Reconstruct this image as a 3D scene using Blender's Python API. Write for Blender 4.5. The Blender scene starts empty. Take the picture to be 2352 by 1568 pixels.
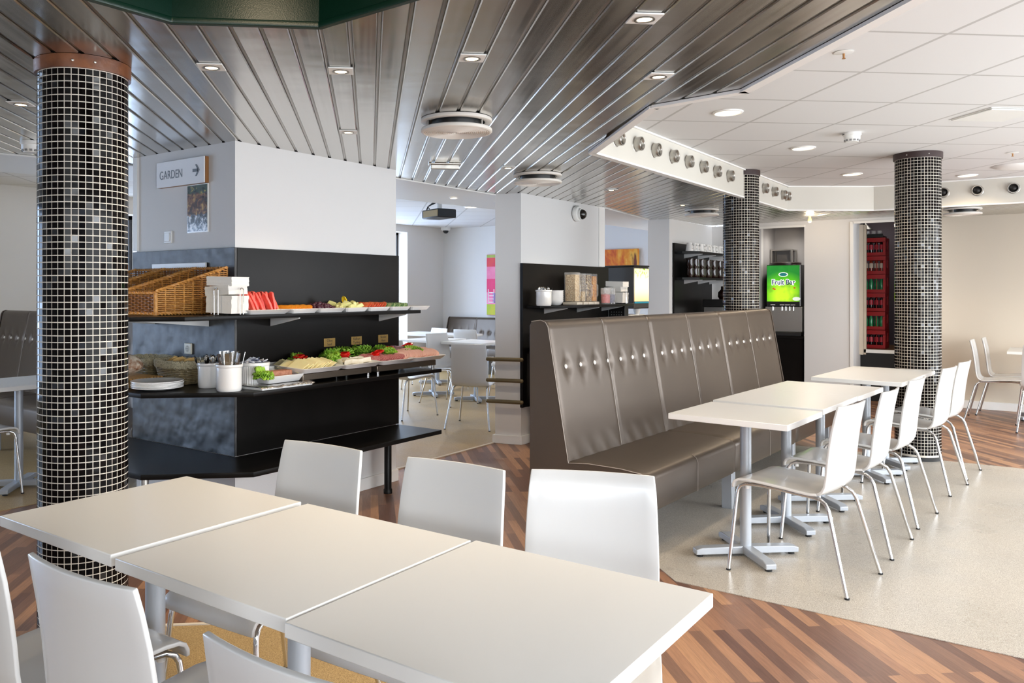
import bpy, bmesh, math, random
from mathutils import Vector, Matrix, noise
random.seed(7)
C = bpy.context.scene.collection
PI = math.pi
R = math.radians
H = 1.48                      # camera height; one unit is about 0.92 m

# ------------------------------------------------------------------ materials
def lin(h):
    h = h.lstrip('#')
    v = [int(h[i:i+2], 16) / 255 for i in (0, 2, 4)]
    return tuple((c / 12.92 if c <= .04045 else ((c + .055) / 1.055) ** 2.4) for c in v) + (1,)

class NT:
    def __init__(s, name):
        s.m = bpy.data.materials.new(name); s.m.use_nodes = True
        s.t = s.m.node_tree; s.b = s.t.nodes['Principled BSDF']
        s.tc = None
    def n(s, typ, **kw):
        x = s.t.nodes.new(typ)
        for k, v in kw.items():
            if k.startswith('i_'):
                key = k[2:]
                key = int(key) if key.isdigit() else key.replace('_', ' ')
                x.inputs[key].default_value = v
            else: setattr(x, k, v)
        return x
    def l(s, a, b): s.t.links.new(a, b)
    def obj(s, rot=0, scale=(1, 1, 1), loc=(0, 0, 0), kind='Object'):
        if s.tc is None: s.tc = s.n('ShaderNodeTexCoord')
        mp = s.n('ShaderNodeMapping')
        src = s.tc.outputs[kind]
        if rot and scale != (1, 1, 1):
            m0 = s.n('ShaderNodeMapping'); m0.inputs['Rotation'].default_value = (0, 0, rot)
            s.l(src, m0.inputs['Vector']); src = m0.outputs['Vector']; rot = 0
        mp.inputs['Rotation'].default_value = (0, 0, rot)
        mp.inputs['Scale'].default_value = scale
        mp.inputs['Location'].default_value = loc
        s.l(src, mp.inputs['Vector'])
        return mp.outputs['Vector']
    def noise(s, vec, scale, detail=3, rough=.5, dist=0):
        x = s.n('ShaderNodeTexNoise', i_Scale=scale, i_Detail=detail, i_Roughness=rough, i_Distortion=dist)
        s.l(vec, x.inputs['Vector']); return x
    def ramp(s, fac, stops):
        x = s.n('ShaderNodeValToRGB'); e = x.color_ramp.elements
        while len(e) < len(stops): e.new(.5)
        for i, (p, c) in enumerate(stops):
            e[i].position = p; e[i].color = c if len(c) == 4 else tuple(c) + (1,)
        s.l(fac, x.inputs['Fac']); return x.outputs['Color']
    def mix(s, fac, a, b, mode='MIX'):
        x = s.n('ShaderNodeMix', data_type='RGBA', blend_type=mode)
        for v, i in ((fac, 0), (a, 6), (b, 7)):
            if isinstance(v, bpy.types.NodeSocket): s.l(v, x.inputs[i])
            else: x.inputs[i].default_value = v
        return x.outputs[2]
    def bump(s, h, strength=.2, dist=.01):
        x = s.n('ShaderNodeBump', i_Strength=strength, i_Distance=dist)
        s.l(h, x.inputs['Height']); s.l(x.outputs['Normal'], s.b.inputs['Normal'])

MATS = {}
def mat(name, col, rough=.5, metal=0, bump=None, var=None, coat=0, spec=.5, trans=0, alpha=1, emit=None, es=0, sss=0):
    if name in MATS: return MATS[name]
    t = NT(name); b = t.b
    c = lin(col) if isinstance(col, str) else col
    b.inputs['Base Color'].default_value = c
    b.inputs['Roughness'].default_value = rough
    b.inputs['Metallic'].default_value = metal
    b.inputs['Coat Weight'].default_value = coat
    b.inputs['Coat Roughness'].default_value = .08
    b.inputs['Specular IOR Level'].default_value = spec
    b.inputs['Transmission Weight'].default_value = trans
    b.inputs['Alpha'].default_value = alpha
    b.inputs['Subsurface Weight'].default_value = sss
    if sss: b.inputs['Subsurface Radius'].default_value = (.02, .01, .005)
    if emit:
        b.inputs['Emission Color'].default_value = lin(emit); b.inputs['Emission Strength'].default_value = es
    if var:                                   # (scale, other colour, amount)
        nz = t.noise(t.obj(), var[0], 4)
        f = t.ramp(nz.outputs['Fac'], [(.35, (0, 0, 0)), (.65, (var[2],) * 3)])
        t.l(t.mix(f, c, lin(var[1])), b.inputs['Base Color'])
    if bump:                                  # (scale, strength)
        nz = t.noise(t.obj(), bump[0], 3)
        t.bump(nz.outputs['Fac'], bump[1], .01)
    MATS[name] = t.m
    return t.m

SL = R(42.2)                  # direction of ceiling slats and planks, counted from +Y towards -X
SD = Vector((-math.sin(SL), math.cos(SL))); SN = Vector((math.cos(SL), math.sin(SL)))

M_wall = mat('painted_wall', '#e4e3e2', .75, bump=(180, .08))
M_cream = mat('cream_wall', '#d6cab8', .75, bump=(180, .08))
M_whitepaint = mat('white_paint', '#f4f3f0', .5)
M_lam = mat('white_laminate', '#eeedea', .3, bump=(400, .015))
M_edge = mat('white_table_edge', '#f2f1ee', .35)
M_chair = mat('white_lacquer', '#d6d5d3', .22, coat=.3)
M_chrome = mat('chrome', '#d8d8d8', .12, 1)
M_steel = mat('brushed_steel', '#b9b6b0', .3, 1, bump=(60, .05))
M_pole = mat('silver_paint', '#b4b9c0', .38, .35)
M_cut = mat('cutlery_steel', '#b4b2ae', .2, 1)
M_rubber = mat('black_rubber', '#151515', .7)
M_blackboard = None
M_blacklam = mat('black_laminate', '#121110', .3, bump=(500, .03), var=(3, '#1a1716', .6), spec=.14)
M_wood = mat('dark_wood_ring', '#4e2a1e', .38, var=(9, '#8a5534', .95), bump=(40, .15))
M_woodring2 = mat('maroon_ring', '#33201f', .45)
M_leather = mat('taupe_leatherette', '#5a5047', .34, .45, bump=(350, .06), var=(2.5, '#63584e', .5))
M_pip = mat('leather_seam', '#a59c94', .4)
M_button = mat('pearl_button', '#f3ede4', .25, coat=.4)
M_porc = mat('white_porcelain', '#f4f3f1', .15, coat=.5)
M_bracket = mat('white_bracket', '#dcdcdc', .45)
M_plastic = mat('white_plastic', '#efefec', .35)
M_grey = mat('grey_plastic', '#8a8a8a', .5)
M_black = mat('black_plastic', '#121212', .4)
M_lamp = mat('lit_lamp', '#fff2dd', .5, emit='#ffdfae', es=9)
M_glow = mat('lit_diffuser', '#fff6e8', .5, emit='#ffe9c6', es=5)
M_pane = mat('window_pane', '#ffffff', .03, alpha=.08, spec=.6)
M_glass = mat('clear_glass', '#ffffff', .02, trans=1, spec=.5)
M_green = mat('dark_green_enamel', '#05231a', .3, bump=(420, .08), spec=.4)
M_brass = mat('bronze_bar', '#6d6147', .45, .4)
M_foil = mat('aluminium_foil', '#d9d7d3', .22, 1, bump=(38, .9))
M_soffit = mat('soffit_paint', '#d4d0c6', .55)
M_gold = mat('gold_tag', '#a98a4f', .35, .6)
M_ink = mat('dark_ink', '#3a352c', .6)
M_greyink = mat('grey_ink', '#7b828a', .5)
M_tile = mat('black_glass_tile', '#060505', .07, spec=.09, var=(30, '#140f0f', .8))
M_tile2 = mat('smoky_glass_tile', '#16161a', .08, spec=.5)
M_grout = mat('cream_grout', '#e6ddd0', .8)
M_net = mat('red_crate', '#a80d14', .4)

def m_blackboard():           # orange-peel lacquer that breaks up reflections into blotches
    t = NT('black_panel'); b = t.b
    b.inputs['Base Color'].default_value = lin('#151414'); b.inputs['Specular IOR Level'].default_value = .75
    v = t.obj()
    a = t.noise(v, 7.5, 1.5); f = t.noise(v, 700, 2)
    b.inputs['Roughness'].default_value = .24
    hh = t.mix(.04, a.outputs['Color'], f.outputs['Color'])
    t.bump(hh, .7, .042)
    return t.m
M_blackboard = m_blackboard()

def m_slat():
    t = NT('brushed_metal_slat'); b = t.b
    b.inputs['Metallic'].default_value = 1
    v = t.obj(rot=-SL, scale=(1, .02, 1))
    nz = t.noise(v, 45, 2, .5); w = t.noise(t.obj(rot=-SL, scale=(1.5, 2.2, 1)), 1.6, 2)
    c = t.ramp(nz.outputs['Fac'], [(.3, lin('#c6c3bd')), (.7, lin('#d2cfc9'))])
    t.l(c, b.inputs['Base Color'])
    rr = t.ramp(nz.outputs['Fac'], [(.3, (.2,) * 3), (.7, (.27,) * 3)])
    t.l(rr, b.inputs['Roughness'])
    t.bump(w.outputs['Fac'], .12, .03)
    return t.m
M_slat = m_slat()
M_slatback = mat('slat_channel', '#a9a49c', .3, 1)

def m_tileceil():
    t = NT('ceiling_tiles'); b = t.b
    b.inputs['Roughness'].default_value = .8
    # tile lattice: 0.645 across the slat direction, 0.675 along it
    v = t.obj(rot=-SL, scale=(1, 1, 1), loc=(-2.71 + .645 * 8, -4.275 + .675 * 12, 0))
    br = t.n('ShaderNodeTexBrick', offset=0, offset_frequency=1, squash=1)
    for k, x in (('Scale', 1), ('Mortar Size', .011), ('Mortar Smooth', .1), ('Brick Width', .645), ('Row Height', .675)):
        br.inputs[k].default_value = x
    br.inputs['Color1'].default_value = br.inputs['Color2'].default_value = lin('#dfdedd')
    br.inputs['Mortar'].default_value = lin('#bdbbb8')
    t.l(v, br.inputs['Vector'])
    t.l(br.outputs['Color'], b.inputs['Base Color'])
    f = t.noise(t.obj(), 120, 2)
    h = t.n('ShaderNodeMath', operation='MULTIPLY_ADD', i_1=-1.0)
    t.l(br.outputs['Fac'], h.inputs[0])
    s2 = t.n('ShaderNodeMath', operation='MULTIPLY', i_1=.08); t.l(f.outputs['Fac'], s2.inputs[0]); t.l(s2.outputs[0], h.inputs[2])
    t.bump(h.outputs[0], .35, .01)
    return t.m
M_tileceil = m_tileceil()

def m_parquet():
    t = NT('parquet_strips'); b = t.b
    v = t.obj(rot=-SL - PI / 2)
    br = t.n('ShaderNodeTexBrick', offset=.37, offset_frequency=2, squash=1)
    for k, x in (('Scale', 1), ('Mortar Size', .0007), ('Bias', 0), ('Brick Width', .74), ('Row Height', .055)):
        br.inputs[k].default_value = x
    br.inputs['Color1'].default_value = (0, 0, 0, 1); br.inputs['Color2'].default_value = (1, 1, 1, 1)
    br.inputs['Mortar'].default_value = (.3, .3, .3, 1)
    t.l(v, br.inputs['Vector'])
    c = t.ramp(br.outputs['Color'], [(0, lin('#66493f')), (.35, lin('#80604f')), (.62, lin('#9a7159')), (1, lin('#b48968'))])
    g = t.noise(t.obj(rot=-SL - PI / 2, scale=(1, 14, 1)), 7, 5, .65)
    gg = t.ramp(g.outputs['Fac'], [(.3, (.72, .7, .68)), (.7, (1.08, 1.06, 1.04))])
    c = t.mix(1.0, c, gg, 'MULTIPLY')
    t.l(c, b.inputs['Base Color'])
    b.inputs['Roughness'].default_value = .38
    t.bump(g.outputs['Fac'], .06, .01)
    return t.m
M_parquet = m_parquet()

def m_lino(name, c1, c2, c3, rough):
    t = NT(name); b = t.b
    v = t.obj()
    f = t.noise(v, 330, 2, .6); w = t.noise(v, 1.3, 4, .6)
    c = t.ramp(f.outputs['Fac'], [(.38, lin(c1)), (.5, lin(c2)), (.62, lin(c3))])
    k = t.ramp(w.outputs['Fac'], [(.3, (.9, .9, .9)), (.7, (1.04, 1.03, 1.01))])
    t.l(t.mix(1.0, c, k, 'MULTIPLY'), b.inputs['Base Color'])
    rr = t.ramp(w.outputs['Fac'], [(.3, (rough - .08,) * 3), (.7, (rough + .08,) * 3)])
    t.l(rr, b.inputs['Roughness'])
    return t.m
M_lino = m_lino('speckled_lino', '#93897c', '#b9b0a3', '#cfc8bd', .32)
M_tan = m_lino('tan_lino', '#8a7048', '#ad9163', '#c4a97b', .45)

def m_wicker(name, c1, c2):
    t = NT(name); b = t.b
    g = t.noise(t.obj(), 60, 3)
    t.l(t.ramp(g.outputs['Fac'], [(.3, lin(c1)), (.7, lin(c2))]), b.inputs['Base Color'])
    b.inputs['Roughness'].default_value = .5
    return t.m
M_wick = m_wicker('honey_wicker', '#a8702f', '#d29a52')
M_wickd = m_wicker('dark_wicker', '#7c5230', '#a06e40')
M_rattan = m_wicker('grey_rattan', '#6e6045', '#a28f68')

def m_fabric():
    t = NT('printed_liner'); b = t.b
    w = t.noise(t.obj(), 55, 2, .5, 2.5)
    t.l(t.ramp(w.outputs['Fac'], [(.47, lin('#c9bd9c')), (.49, lin('#3a3226')), (.52, lin('#3a3226')), (.54, lin('#c9bd9c'))]), b.inputs['Base Color'])
    b.inputs['Roughness'].default_value = .9
    return t.m
M_fabric = m_fabric()

def m_art(name, stops, scale, dist, kind='Object', sc=(1, 1, 1)):
    t = NT(name); b = t.b
    w = t.noise(t.obj(scale=sc, kind=kind), scale, 5, .6, dist)
    t.l(t.ramp(w.outputs['Fac'], [(p, lin(c)) for p, c in stops]), b.inputs['Base Color'])
    b.inputs['Roughness'].default_value = .5
    return t.m

# ------------------------------------------------------------------ mesh builder
class MB:
    def __init__(s): s.bm = bmesh.new()
    def face(s, vs, mi=0):
        try:
            f = s.bm.faces.new(vs); f.material_index = mi; return f
        except ValueError: return None
    def box(s, x0, x1, y0, y1, z0, z1, mi=0, mtx=None):
        vs = [s.bm.verts.new(mtx @ Vector(p) if mtx else p) for p in
              ((x0, y0, z0), (x1, y0, z0), (x1, y1, z0), (x0, y1, z0), (x0, y0, z1), (x1, y0, z1), (x1, y1, z1), (x0, y1, z1))]
        for q in ((0, 3, 2, 1), (4, 5, 6, 7), (0, 1, 5, 4), (1, 2, 6, 5), (2, 3, 7, 6), (3, 0, 4, 7)):
            s.face([vs[i] for i in q], mi)
        return s
    def prism(s, poly, z0, z1, mi=0, mtx=None):
        f = (lambda p: mtx @ Vector(p)) if mtx else (lambda p: p)
        a = [s.bm.verts.new(f((x, y, z0))) for x, y in poly]
        b = [s.bm.verts.new(f((x, y, z1))) for x, y in poly]
        n = len(poly); s.face(a[::-1], mi); s.face(b, mi)
        for i in range(n): s.face([a[i], a[(i+1) % n], b[(i+1) % n], b[i]], mi)
        return s
    def extrude_y(s, poly, y0, y1, mi=0, mtx=None):    # poly in x,z
        f = (lambda p: mtx @ Vector(p)) if mtx else (lambda p: p)
        a = [s.bm.verts.new(f((x, y0, z))) for x, z in poly]
        b = [s.bm.verts.new(f((x, y1, z))) for x, z in poly]
        n = len(poly); s.face(a, mi); s.face(b[::-1], mi)
        for i in range(n): s.face([a[(i+1) % n], a[i], b[i], b[(i+1) % n]], mi)
        return s
    def tube(s, pts, r, n=8, mi=0, cap=True, r2=None):
        pts = [Vector(p) for p in pts]; rings = []
        prev = None
        for i, p in enumerate(pts):
            if i == 0: d = pts[1] - p
            elif i == len(pts) - 1: d = p - pts[i-1]
            else: d = (pts[i+1] - p).normalized() + (p - pts[i-1]).normalized()
            d.normalize()
            if prev is None:
                u = d.orthogonal().normalized()
            else:
                u = (prev - d * prev.dot(d)).normalized()
            prev = u; w = d.cross(u)
            rr = r if r2 is None else r + (r2 - r) * i / (len(pts) - 1)
            rings.append([s.bm.verts.new(p + (u * math.cos(2*PI*k/n) + w * math.sin(2*PI*k/n)) * rr) for k in range(n)])
        for a, b in zip(rings, rings[1:]):
            for k in range(n): s.face([a[k], a[(k+1) % n], b[(k+1) % n], b[k]], mi)
        if cap: s.face(rings[0][::-1], mi); s.face(rings[-1], mi)
        return s
    def lathe(s, prof, c=(0, 0, 0), n=24, mi=0, sx=1, sy=1, a0=0, a1=None):
        full = a1 is None; span = 2 * PI if full else a1 - a0
        cols = n if full else n + 1
        rings = []
        for r, z in prof:
            if r < 1e-6: rings.append([s.bm.verts.new((c[0], c[1], c[2] + z))])
            else: rings.append([s.bm.verts.new((c[0] + sx*r*math.cos(a0 + span*k/n), c[1] + sy*r*math.sin(a0 + span*k/n), c[2] + z)) for k in range(cols)])
        for a, b in zip(rings, rings[1:]):
            for k in range(n):
                k2 = (k + 1) % n if full else k + 1
                if len(a) == 1 and len(b) == 1: continue
                if len(a) == 1: s.face([a[0], b[k2], b[k]], mi)
                elif len(b) == 1: s.face([a[k], a[k2], b[0]], mi)
                else: s.face([a[k], a[k2], b[k2], b[k]], mi)
        return s
    def grid(s, rows, mi=0, closed=False):
        vs = [[s.bm.verts.new(p) for p in r] for r in rows]
        for a, b in zip(vs, vs[1:]):
            m = len(a)
            for k in range(m if closed else m - 1): s.face([a[k], a[(k+1) % m], b[(k+1) % m], b[k]], mi)
        return vs
    def ball(s, c, r, sx=1, sy=1, sz=1, n=10, mi=0):
        prof = [(r * math.sin(PI*i/n), -r*sz * math.cos(PI*i/n)) for i in range(n + 1)]
        prof[0] = (0, -r*sz); prof[-1] = (0, r*sz)
        return s.lathe(prof, c, n + 2, mi, sx, sy)
    def xf(s, mtx):
        bmesh.ops.transform(s.bm, matrix=mtx, verts=s.bm.verts); return s
    def build(s, name, mats, parent=None, smooth=False, bevel=0, seg=2, solid=0, sub=0, loc=None, angle=None):
        bm = s.bm
        bmesh.ops.recalc_face_normals(bm, faces=bm.faces)
        me = bpy.data.meshes.new(name); bm.to_mesh(me); bm.free()
        for m in (mats if isinstance(mats, (list, tuple)) else [mats]): me.materials.append(m)
        o = bpy.data.objects.new(name, me); C.objects.link(o)
        if parent: o.parent = parent
        if loc: o.location = loc
        if smooth:
            for p in me.polygons: p.use_smooth = True
            if angle is None: angle = 40
            me.set_sharp_from_angle(angle=R(angle))
        if solid:
            md = o.modifiers.new('solid', 'SOLIDIFY'); md.thickness = solid; md.offset = 0
        if bevel:
            md = o.modifiers.new('bevel', 'BEVEL'); md.width = bevel; md.segments = seg; md.limit_method = 'ANGLE'; md.angle_limit = R(40)
            if not smooth:
                for p in me.polygons: p.use_smooth = True
                me.set_sharp_from_angle(angle=R(50))
            md.harden_normals = False
        if sub:
            md = o.modifiers.new('sub', 'SUBSURF'); md.levels = sub; md.render_levels = sub
        return o

def tag(o, label, cat, group=None, kind=None):
    o['label'] = label; o['category'] = cat
    if group: o['group'] = group
    if kind: o['kind'] = kind
    return o
def thing(name, label, cat, loc=(0, 0, 0), rz=0, group=None):
    o = bpy.data.objects.new(name, None); C.objects.link(o)
    o.empty_display_size = .05
    o.location = loc; o.rotation_euler = (0, 0, rz)
    return tag(o, label, cat, group)
KIDS = {}
def kids(o): return [c for c in bpy.data.objects if c.parent == o]
def dup(root, loc=None, rz=None, label=None, group=None, rot=None):
    r = root.copy(); C.objects.link(r)
    if loc is not None: r.location = loc
    if rz is not None: r.rotation_euler = (0, 0, rz)
    if rot is not None: r.rotation_euler = rot
    if label: r['label'] = label
    if group: r['group'] = group
    if root.name not in KIDS: KIDS[root.name] = [(c, kids(c)) for c in kids(root)]
    for c, gs in KIDS[root.name]:
        d = c.copy(); C.objects.link(d); d.parent = r
        for g in gs:
            e = g.copy(); C.objects.link(e); e.parent = d
    return r
def struct(name, mb, m, **kw):
    o = mb.build(name, m, **kw); o['kind'] = 'structure'; return o
def text(body, size, m, parent, mtx, name='lettering', ext=.0008, align='CENTER', bold=0, sx=1):
    cu = bpy.data.curves.new(name, 'FONT'); cu.body = body; cu.size = size; cu.extrude = ext; cu.align_x = align; cu.align_y = 'CENTER'
    cu.offset = bold
    cu.materials.append(m)
    tmp = bpy.data.objects.new(name, cu); C.objects.link(tmp)
    me = bpy.data.meshes.new_from_object(tmp.evaluated_get(bpy.context.evaluated_depsgraph_get()))
    bpy.data.objects.remove(tmp); me.name = name
    if not me.materials: me.materials.append(m)
    o = bpy.data.objects.new(name, me); C.objects.link(o); o.parent = parent
    o.matrix_local = mtx @ Matrix.Diagonal((sx, 1, 1, 1))
    return o
def face_mtx(pos, nx, ny):     # local frame: x to the reader's right, y up, z out along (nx,ny,0)
    n = Vector((nx, ny, 0)).normalized(); u = Vector((0, 0, 1)); r = u.cross(n)
    return Matrix(((r.x, u.x, n.x, pos[0]), (r.y, u.y, n.y, pos[1]), (r.z, u.z, n.z, pos[2]), (0, 0, 0, 1)))
def ordinal(i): return ['first', 'second', 'third', 'fourth', 'fifth', 'sixth', 'seventh', 'eighth', 'ninth', 'tenth', 'eleventh', 'twelfth'][i]

# ------------------------------------------------------------------ camera, world, render settings
f_px, yaw, hor, ctr = 1869.55, 36.892, 667.45, 1024.36
cam = bpy.data.cameras.new('camera'); co = bpy.data.objects.new('camera', cam); C.objects.link(co)
cam.sensor_fit = 'HORIZONTAL'; cam.sensor_width = 36; cam.lens = f_px / 2352 * 36
cam.shift_x = (1176 - ctr) / 2352; cam.shift_y = (hor - 784) / 2352
cam.clip_start = .05; cam.clip_end = 100
co.location = (0, 0, H); co.rotation_euler = (PI / 2, 0, R(yaw))
sc = bpy.context.scene; sc.camera = co
w = bpy.data.worlds.new('world'); sc.world = w; w.use_nodes = True
nt = w.node_tree; bg = nt.nodes['Background']; tcw = nt.nodes.new('ShaderNodeTexCoord')
spw = nt.nodes.new('ShaderNodeSeparateXYZ'); nt.links.new(tcw.outputs['Generated'], spw.inputs[0])
mr = nt.nodes.new('ShaderNodeMapRange'); mr.inputs[1].default_value = -.6; mr.inputs[2].default_value = .2
nt.links.new(spw.outputs['X'], mr.inputs[0])
mxw = nt.nodes.new('ShaderNodeMix'); mxw.data_type = 'RGBA'                     # blue sky on the shady side, white haze on the bright side
mxw.inputs[6].default_value = (.52, .70, 1.0, 1); mxw.inputs[7].default_value = (.90, .95, 1.0, 1)
nt.links.new(mr.outputs[0], mxw.inputs[0])
mg = nt.nodes.new('ShaderNodeMapRange'); mg.inputs[1].default_value = -.08; mg.inputs[2].default_value = .35; mg.inputs[3].default_value = .8; mg.inputs[4].default_value = 1.3
nt.links.new(spw.outputs['Z'], mg.inputs[0])                                       # darker ground, brighter upper sky
mm = nt.nodes.new('ShaderNodeVectorMath'); mm.operation = 'SCALE'
nt.links.new(mxw.outputs[2], mm.inputs[0]); nt.links.new(mg.outputs[0], mm.inputs['Scale']); nt.links.new(mm.outputs[0], bg.inputs['Color'])
bg.inputs['Strength'].default_value = 9.0
sc.view_settings.view_transform = 'Standard'; sc.view_settings.look = 'None'
sc.view_settings.gamma = 1; sc.view_settings.use_curve_mapping = False
sc.view_settings.exposure = .24
sc.cycles.use_denoising = True
sc.cycles.max_bounces = 8; sc.cycles.diffuse_bounces = 5; sc.cycles.glossy_bounces = 4; sc.cycles.transmission_bounces = 6
sc.cycles.transparent_max_bounces = 8; sc.cycles.sample_clamp_indirect = 6
sc.cycles.caustics_reflective = False; sc.cycles.caustics_refractive = False
# ------------------------------------------------------------------ the setting
ZS, ZW = 2.42, 2.69           # slatted ceiling, tiled ceiling
struct('floor', MB().prism([(-9.9, -3), (2.8, -3), (2.8, 13.6), (-9.9, 13.6)], -.06, 0), M_parquet)
struct('floor_lino', MB().prism([(-9.9, -3), (-5.67, -3), (-5.67, 3.1), (-4.9, 3.6), (-4.38, 4.6), (-4.38, 8.4), (-4.3, 10.2), (-4.3, 12.9), (-9.9, 12.9)], .0005, .004), M_tan)
struct('floor_lino', MB().prism([(-1.555, 4.015), (2.8, 4.0), (2.8, 8.29), (-.2, 8.28), (-2.6, 8.2), (-2.6, 5.05)], .0005, .004), M_lino)
struct('floor_lino', MB().prism([(-3.35, 1.93), (-2.35, 2.83), (-1.9, 2.8), (-1.55, 2.4), (-1.55, -.5), (-3.35, -.5)], .0005, .004), M_tan)
struct('trim_1', MB().box(-4.392, -4.37, 4.85, 6.62, .0005, .008), M_cream)
struct('trim_2', MB().prism([(-3.36, 1.925), (-2.35, 2.84), (-2.36, 2.855), (-3.37, 1.94)], .0005, .008), M_cream)

def clip(poly, c):            # sorted crossings of the line n.P = c with a polygon, as distances along SD
    out = []
    for (x0, y0), (x1, y1) in zip(poly, poly[1:] + poly[:1]):
        a = x0 * SN.x + y0 * SN.y - c; b = x1 * SN.x + y1 * SN.y - c
        if (a < 0) != (b < 0):
            k = a / (a - b); p = (x0 + (x1 - x0) * k, y0 + (y1 - y0) * k)
            out.append(p[0] * SD.x + p[1] * SD.y)
    out.sort(); return [(out[i], out[i+1]) for i in range(0, len(out) - 1, 2)]
def minus(iv, hs):
    for h0, h1 in hs:
        nv = []
        for a, b in iv:
            if h1 <= a or h0 >= b: nv.append((a, b)); continue
            if h0 > a: nv.append((a, h0))
            if h1 < b: nv.append((h1, b))
        iv = nv
    return iv
OUTER = [(-7.4, -3), (2.6, -3), (2.6, 12.15), (-2.1, 12.15), (-2.1, 11.7), (-4.05, 11.7), (-4.05, 10.25), (-4.33, 10.22), (-4.1, 8.4), (-4.4, 6.6), (-4.42, 4.9), (-5.53, 3.5)]
HOLE = [(2.6, -.25), (-1.159, 3.892), (-1.629, 3.954), (-2.50, 5.0), (-2.50, 9.9), (-1.70, 10.52), (2.6, 10.52)]
def offset(poly, o):          # grow a polygon outward by o
    n = len(poly); cx = sum(p[0] for p in poly) / n; cy = sum(p[1] for p in poly) / n; ed = []
    for i in range(n):
        a = Vector(poly[i]); b = Vector(poly[(i + 1) % n]); d = (b - a).normalized(); m = Vector((-d.y, d.x))
        if (Vector((cx, cy)) - a).dot(m) > 0: m = -m
        ed.append((a + m * o, d))
    out = []
    for i in range(n):
        p, d = ed[i - 1]; q, e = ed[i]; den = d.x * e.y - d.y * e.x; w_ = q - p; k = (w_.x * e.y - w_.y * e.x) / den
        out.append(tuple(p + d * k))
    return out
HOLE2 = offset(HOLE, .013)
def spans(c): return minus(clip(OUTER, c), clip(HOLE2, c))
def P3(c, t, z): return (SN.x * c + SD.x * t, SN.y * c + SD.y * t, z)
mb = MB(); pitch = .1065; k0 = int((-7.4) / pitch) - 2
for k in range(k0, 110):
    g0 = -.820 + k * pitch
    for a, b, prof, mi in ((g0 + .008, g0 + pitch - .008, ((0, .014), (0, .004), (.004, 0), (-.004, 0), (-1e-9, .004), (-1e-9, .014)), 0),
                           (g0 - .0115, g0 + .0115, ((0, .013), (.006, .0075), (.0115, .006), (-.006, .0075), (-1e-9, .013)), 1)):
        sa, sb, sm = spans(a), spans(b), spans((a + b) / 2)
        if not sm: continue
        if len(sa) != len(sm): sa = sm
        if len(sb) != len(sm): sb = sm
        for (a0, a1), (b0, b1) in zip(sa, sb):
            rows = []
            for off, z in prof:
                c = a + off if off >= 0 else b + off
                q = (c - a) / (b - a)
                rows.append((P3(c, a0 + (b0 - a0) * q, ZS + z), P3(c, a1 + (b1 - a1) * q, ZS + z)))
            vs = [[mb.bm.verts.new(p) for p in r] for r in rows]
            for r0, r1 in zip(vs, vs[1:]): mb.face([r0[0], r0[1], r1[1], r1[0]], mi)
ceil = struct('ceiling', mb, [M_slat, M_slatback])
# roof slab above both ceilings keeps the sky out
struct('ceiling', MB().box(-10.2, 3.4, -3.2, 13.9, 2.80, 2.95), M_wall)
struct('ceiling_tiled', MB().prism([(x, y) for x, y in HOLE], ZW, ZW + .03), M_tileceil)
mb = MB(); tb = MB()
for (x0, y0), (x1, y1) in zip(HOLE[:-1], HOLE[1:]):
    d = Vector((x1 - x0, y1 - y0)).normalized(); n = Vector((-d.y, d.x))   # left of travel
    cx = sum(p[0] for p in HOLE) / len(HOLE); cy = sum(p[1] for p in HOLE) / len(HOLE)
    if (Vector((cx - x0, cy - y0))).dot(n) > 0: n = -n                     # outward
    q = lambda a, b, o0, o1: [(a[0] + n.x * o0 - d.x * .006, a[1] + n.y * o0 - d.y * .006), (b[0] + n.x * o0 + d.x * .006, b[1] + n.y * o0 + d.y * .006), (b[0] + n.x * o1 + d.x * .006, b[1] + n.y * o1 + d.y * .006), (a[0] + n.x * o1 - d.x * .006, a[1] + n.y * o1 - d.y * .006)]
    mb.prism(q((x0, y0), (x1, y1), -.006, .022), ZS - .008, ZW + .02)
    tb.prism(q((x0, y0), (x1, y1), -.012, .040), ZS - .016, ZS - .002)
    tb.prism(q((x0, y0), (x1, y1), -.025, .0), ZW - .012, ZW)
struct('trim_3', mb, M_soffit)
struct('trim_4', tb, M_whitepaint)
# flat soffit and tiled ceilings of the back room and of the left side
SOF = [(-7.4, -3), (-5.53, 3.5), (-4.42, 4.9), (-4.40, 6.6), (-4.1, 8.4), (-4.33, 10.2), (-4.3, 12.7), (-5.1, 12.7), (-5.2, 8), (-5.5, 5.6), (-6.5, 3.7), (-8.4, -3)]
struct('ceiling_soffit', MB().prism(SOF, ZS, ZW + .03), M_whitepaint)
mb = MB()
for a, b in ((SOF[0], SOF[1]), (SOF[2], SOF[3]), (SOF[3], SOF[4]), (SOF[4], SOF[5])):
    d = Vector((b[0] - a[0], b[1] - a[1])).normalized(); n = Vector((d.y, -d.x))
    mb.prism([a, b, (b[0] + n.x * .03, b[1] + n.y * .03), (a[0] + n.x * .03, a[1] + n.y * .03)], ZS - .012, ZS - .001)
struct('trim_5', mb, M_whitepaint)
struct('ceiling_tiled', MB().prism([(-9.6, -3), (-8.4, -3), (-6.5, 3.7), (-5.5, 5.6), (-5.2, 8), (-5.1, 12.7), (-9.6, 12.7)], ZW, ZW + .03), M_tileceil)

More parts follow.
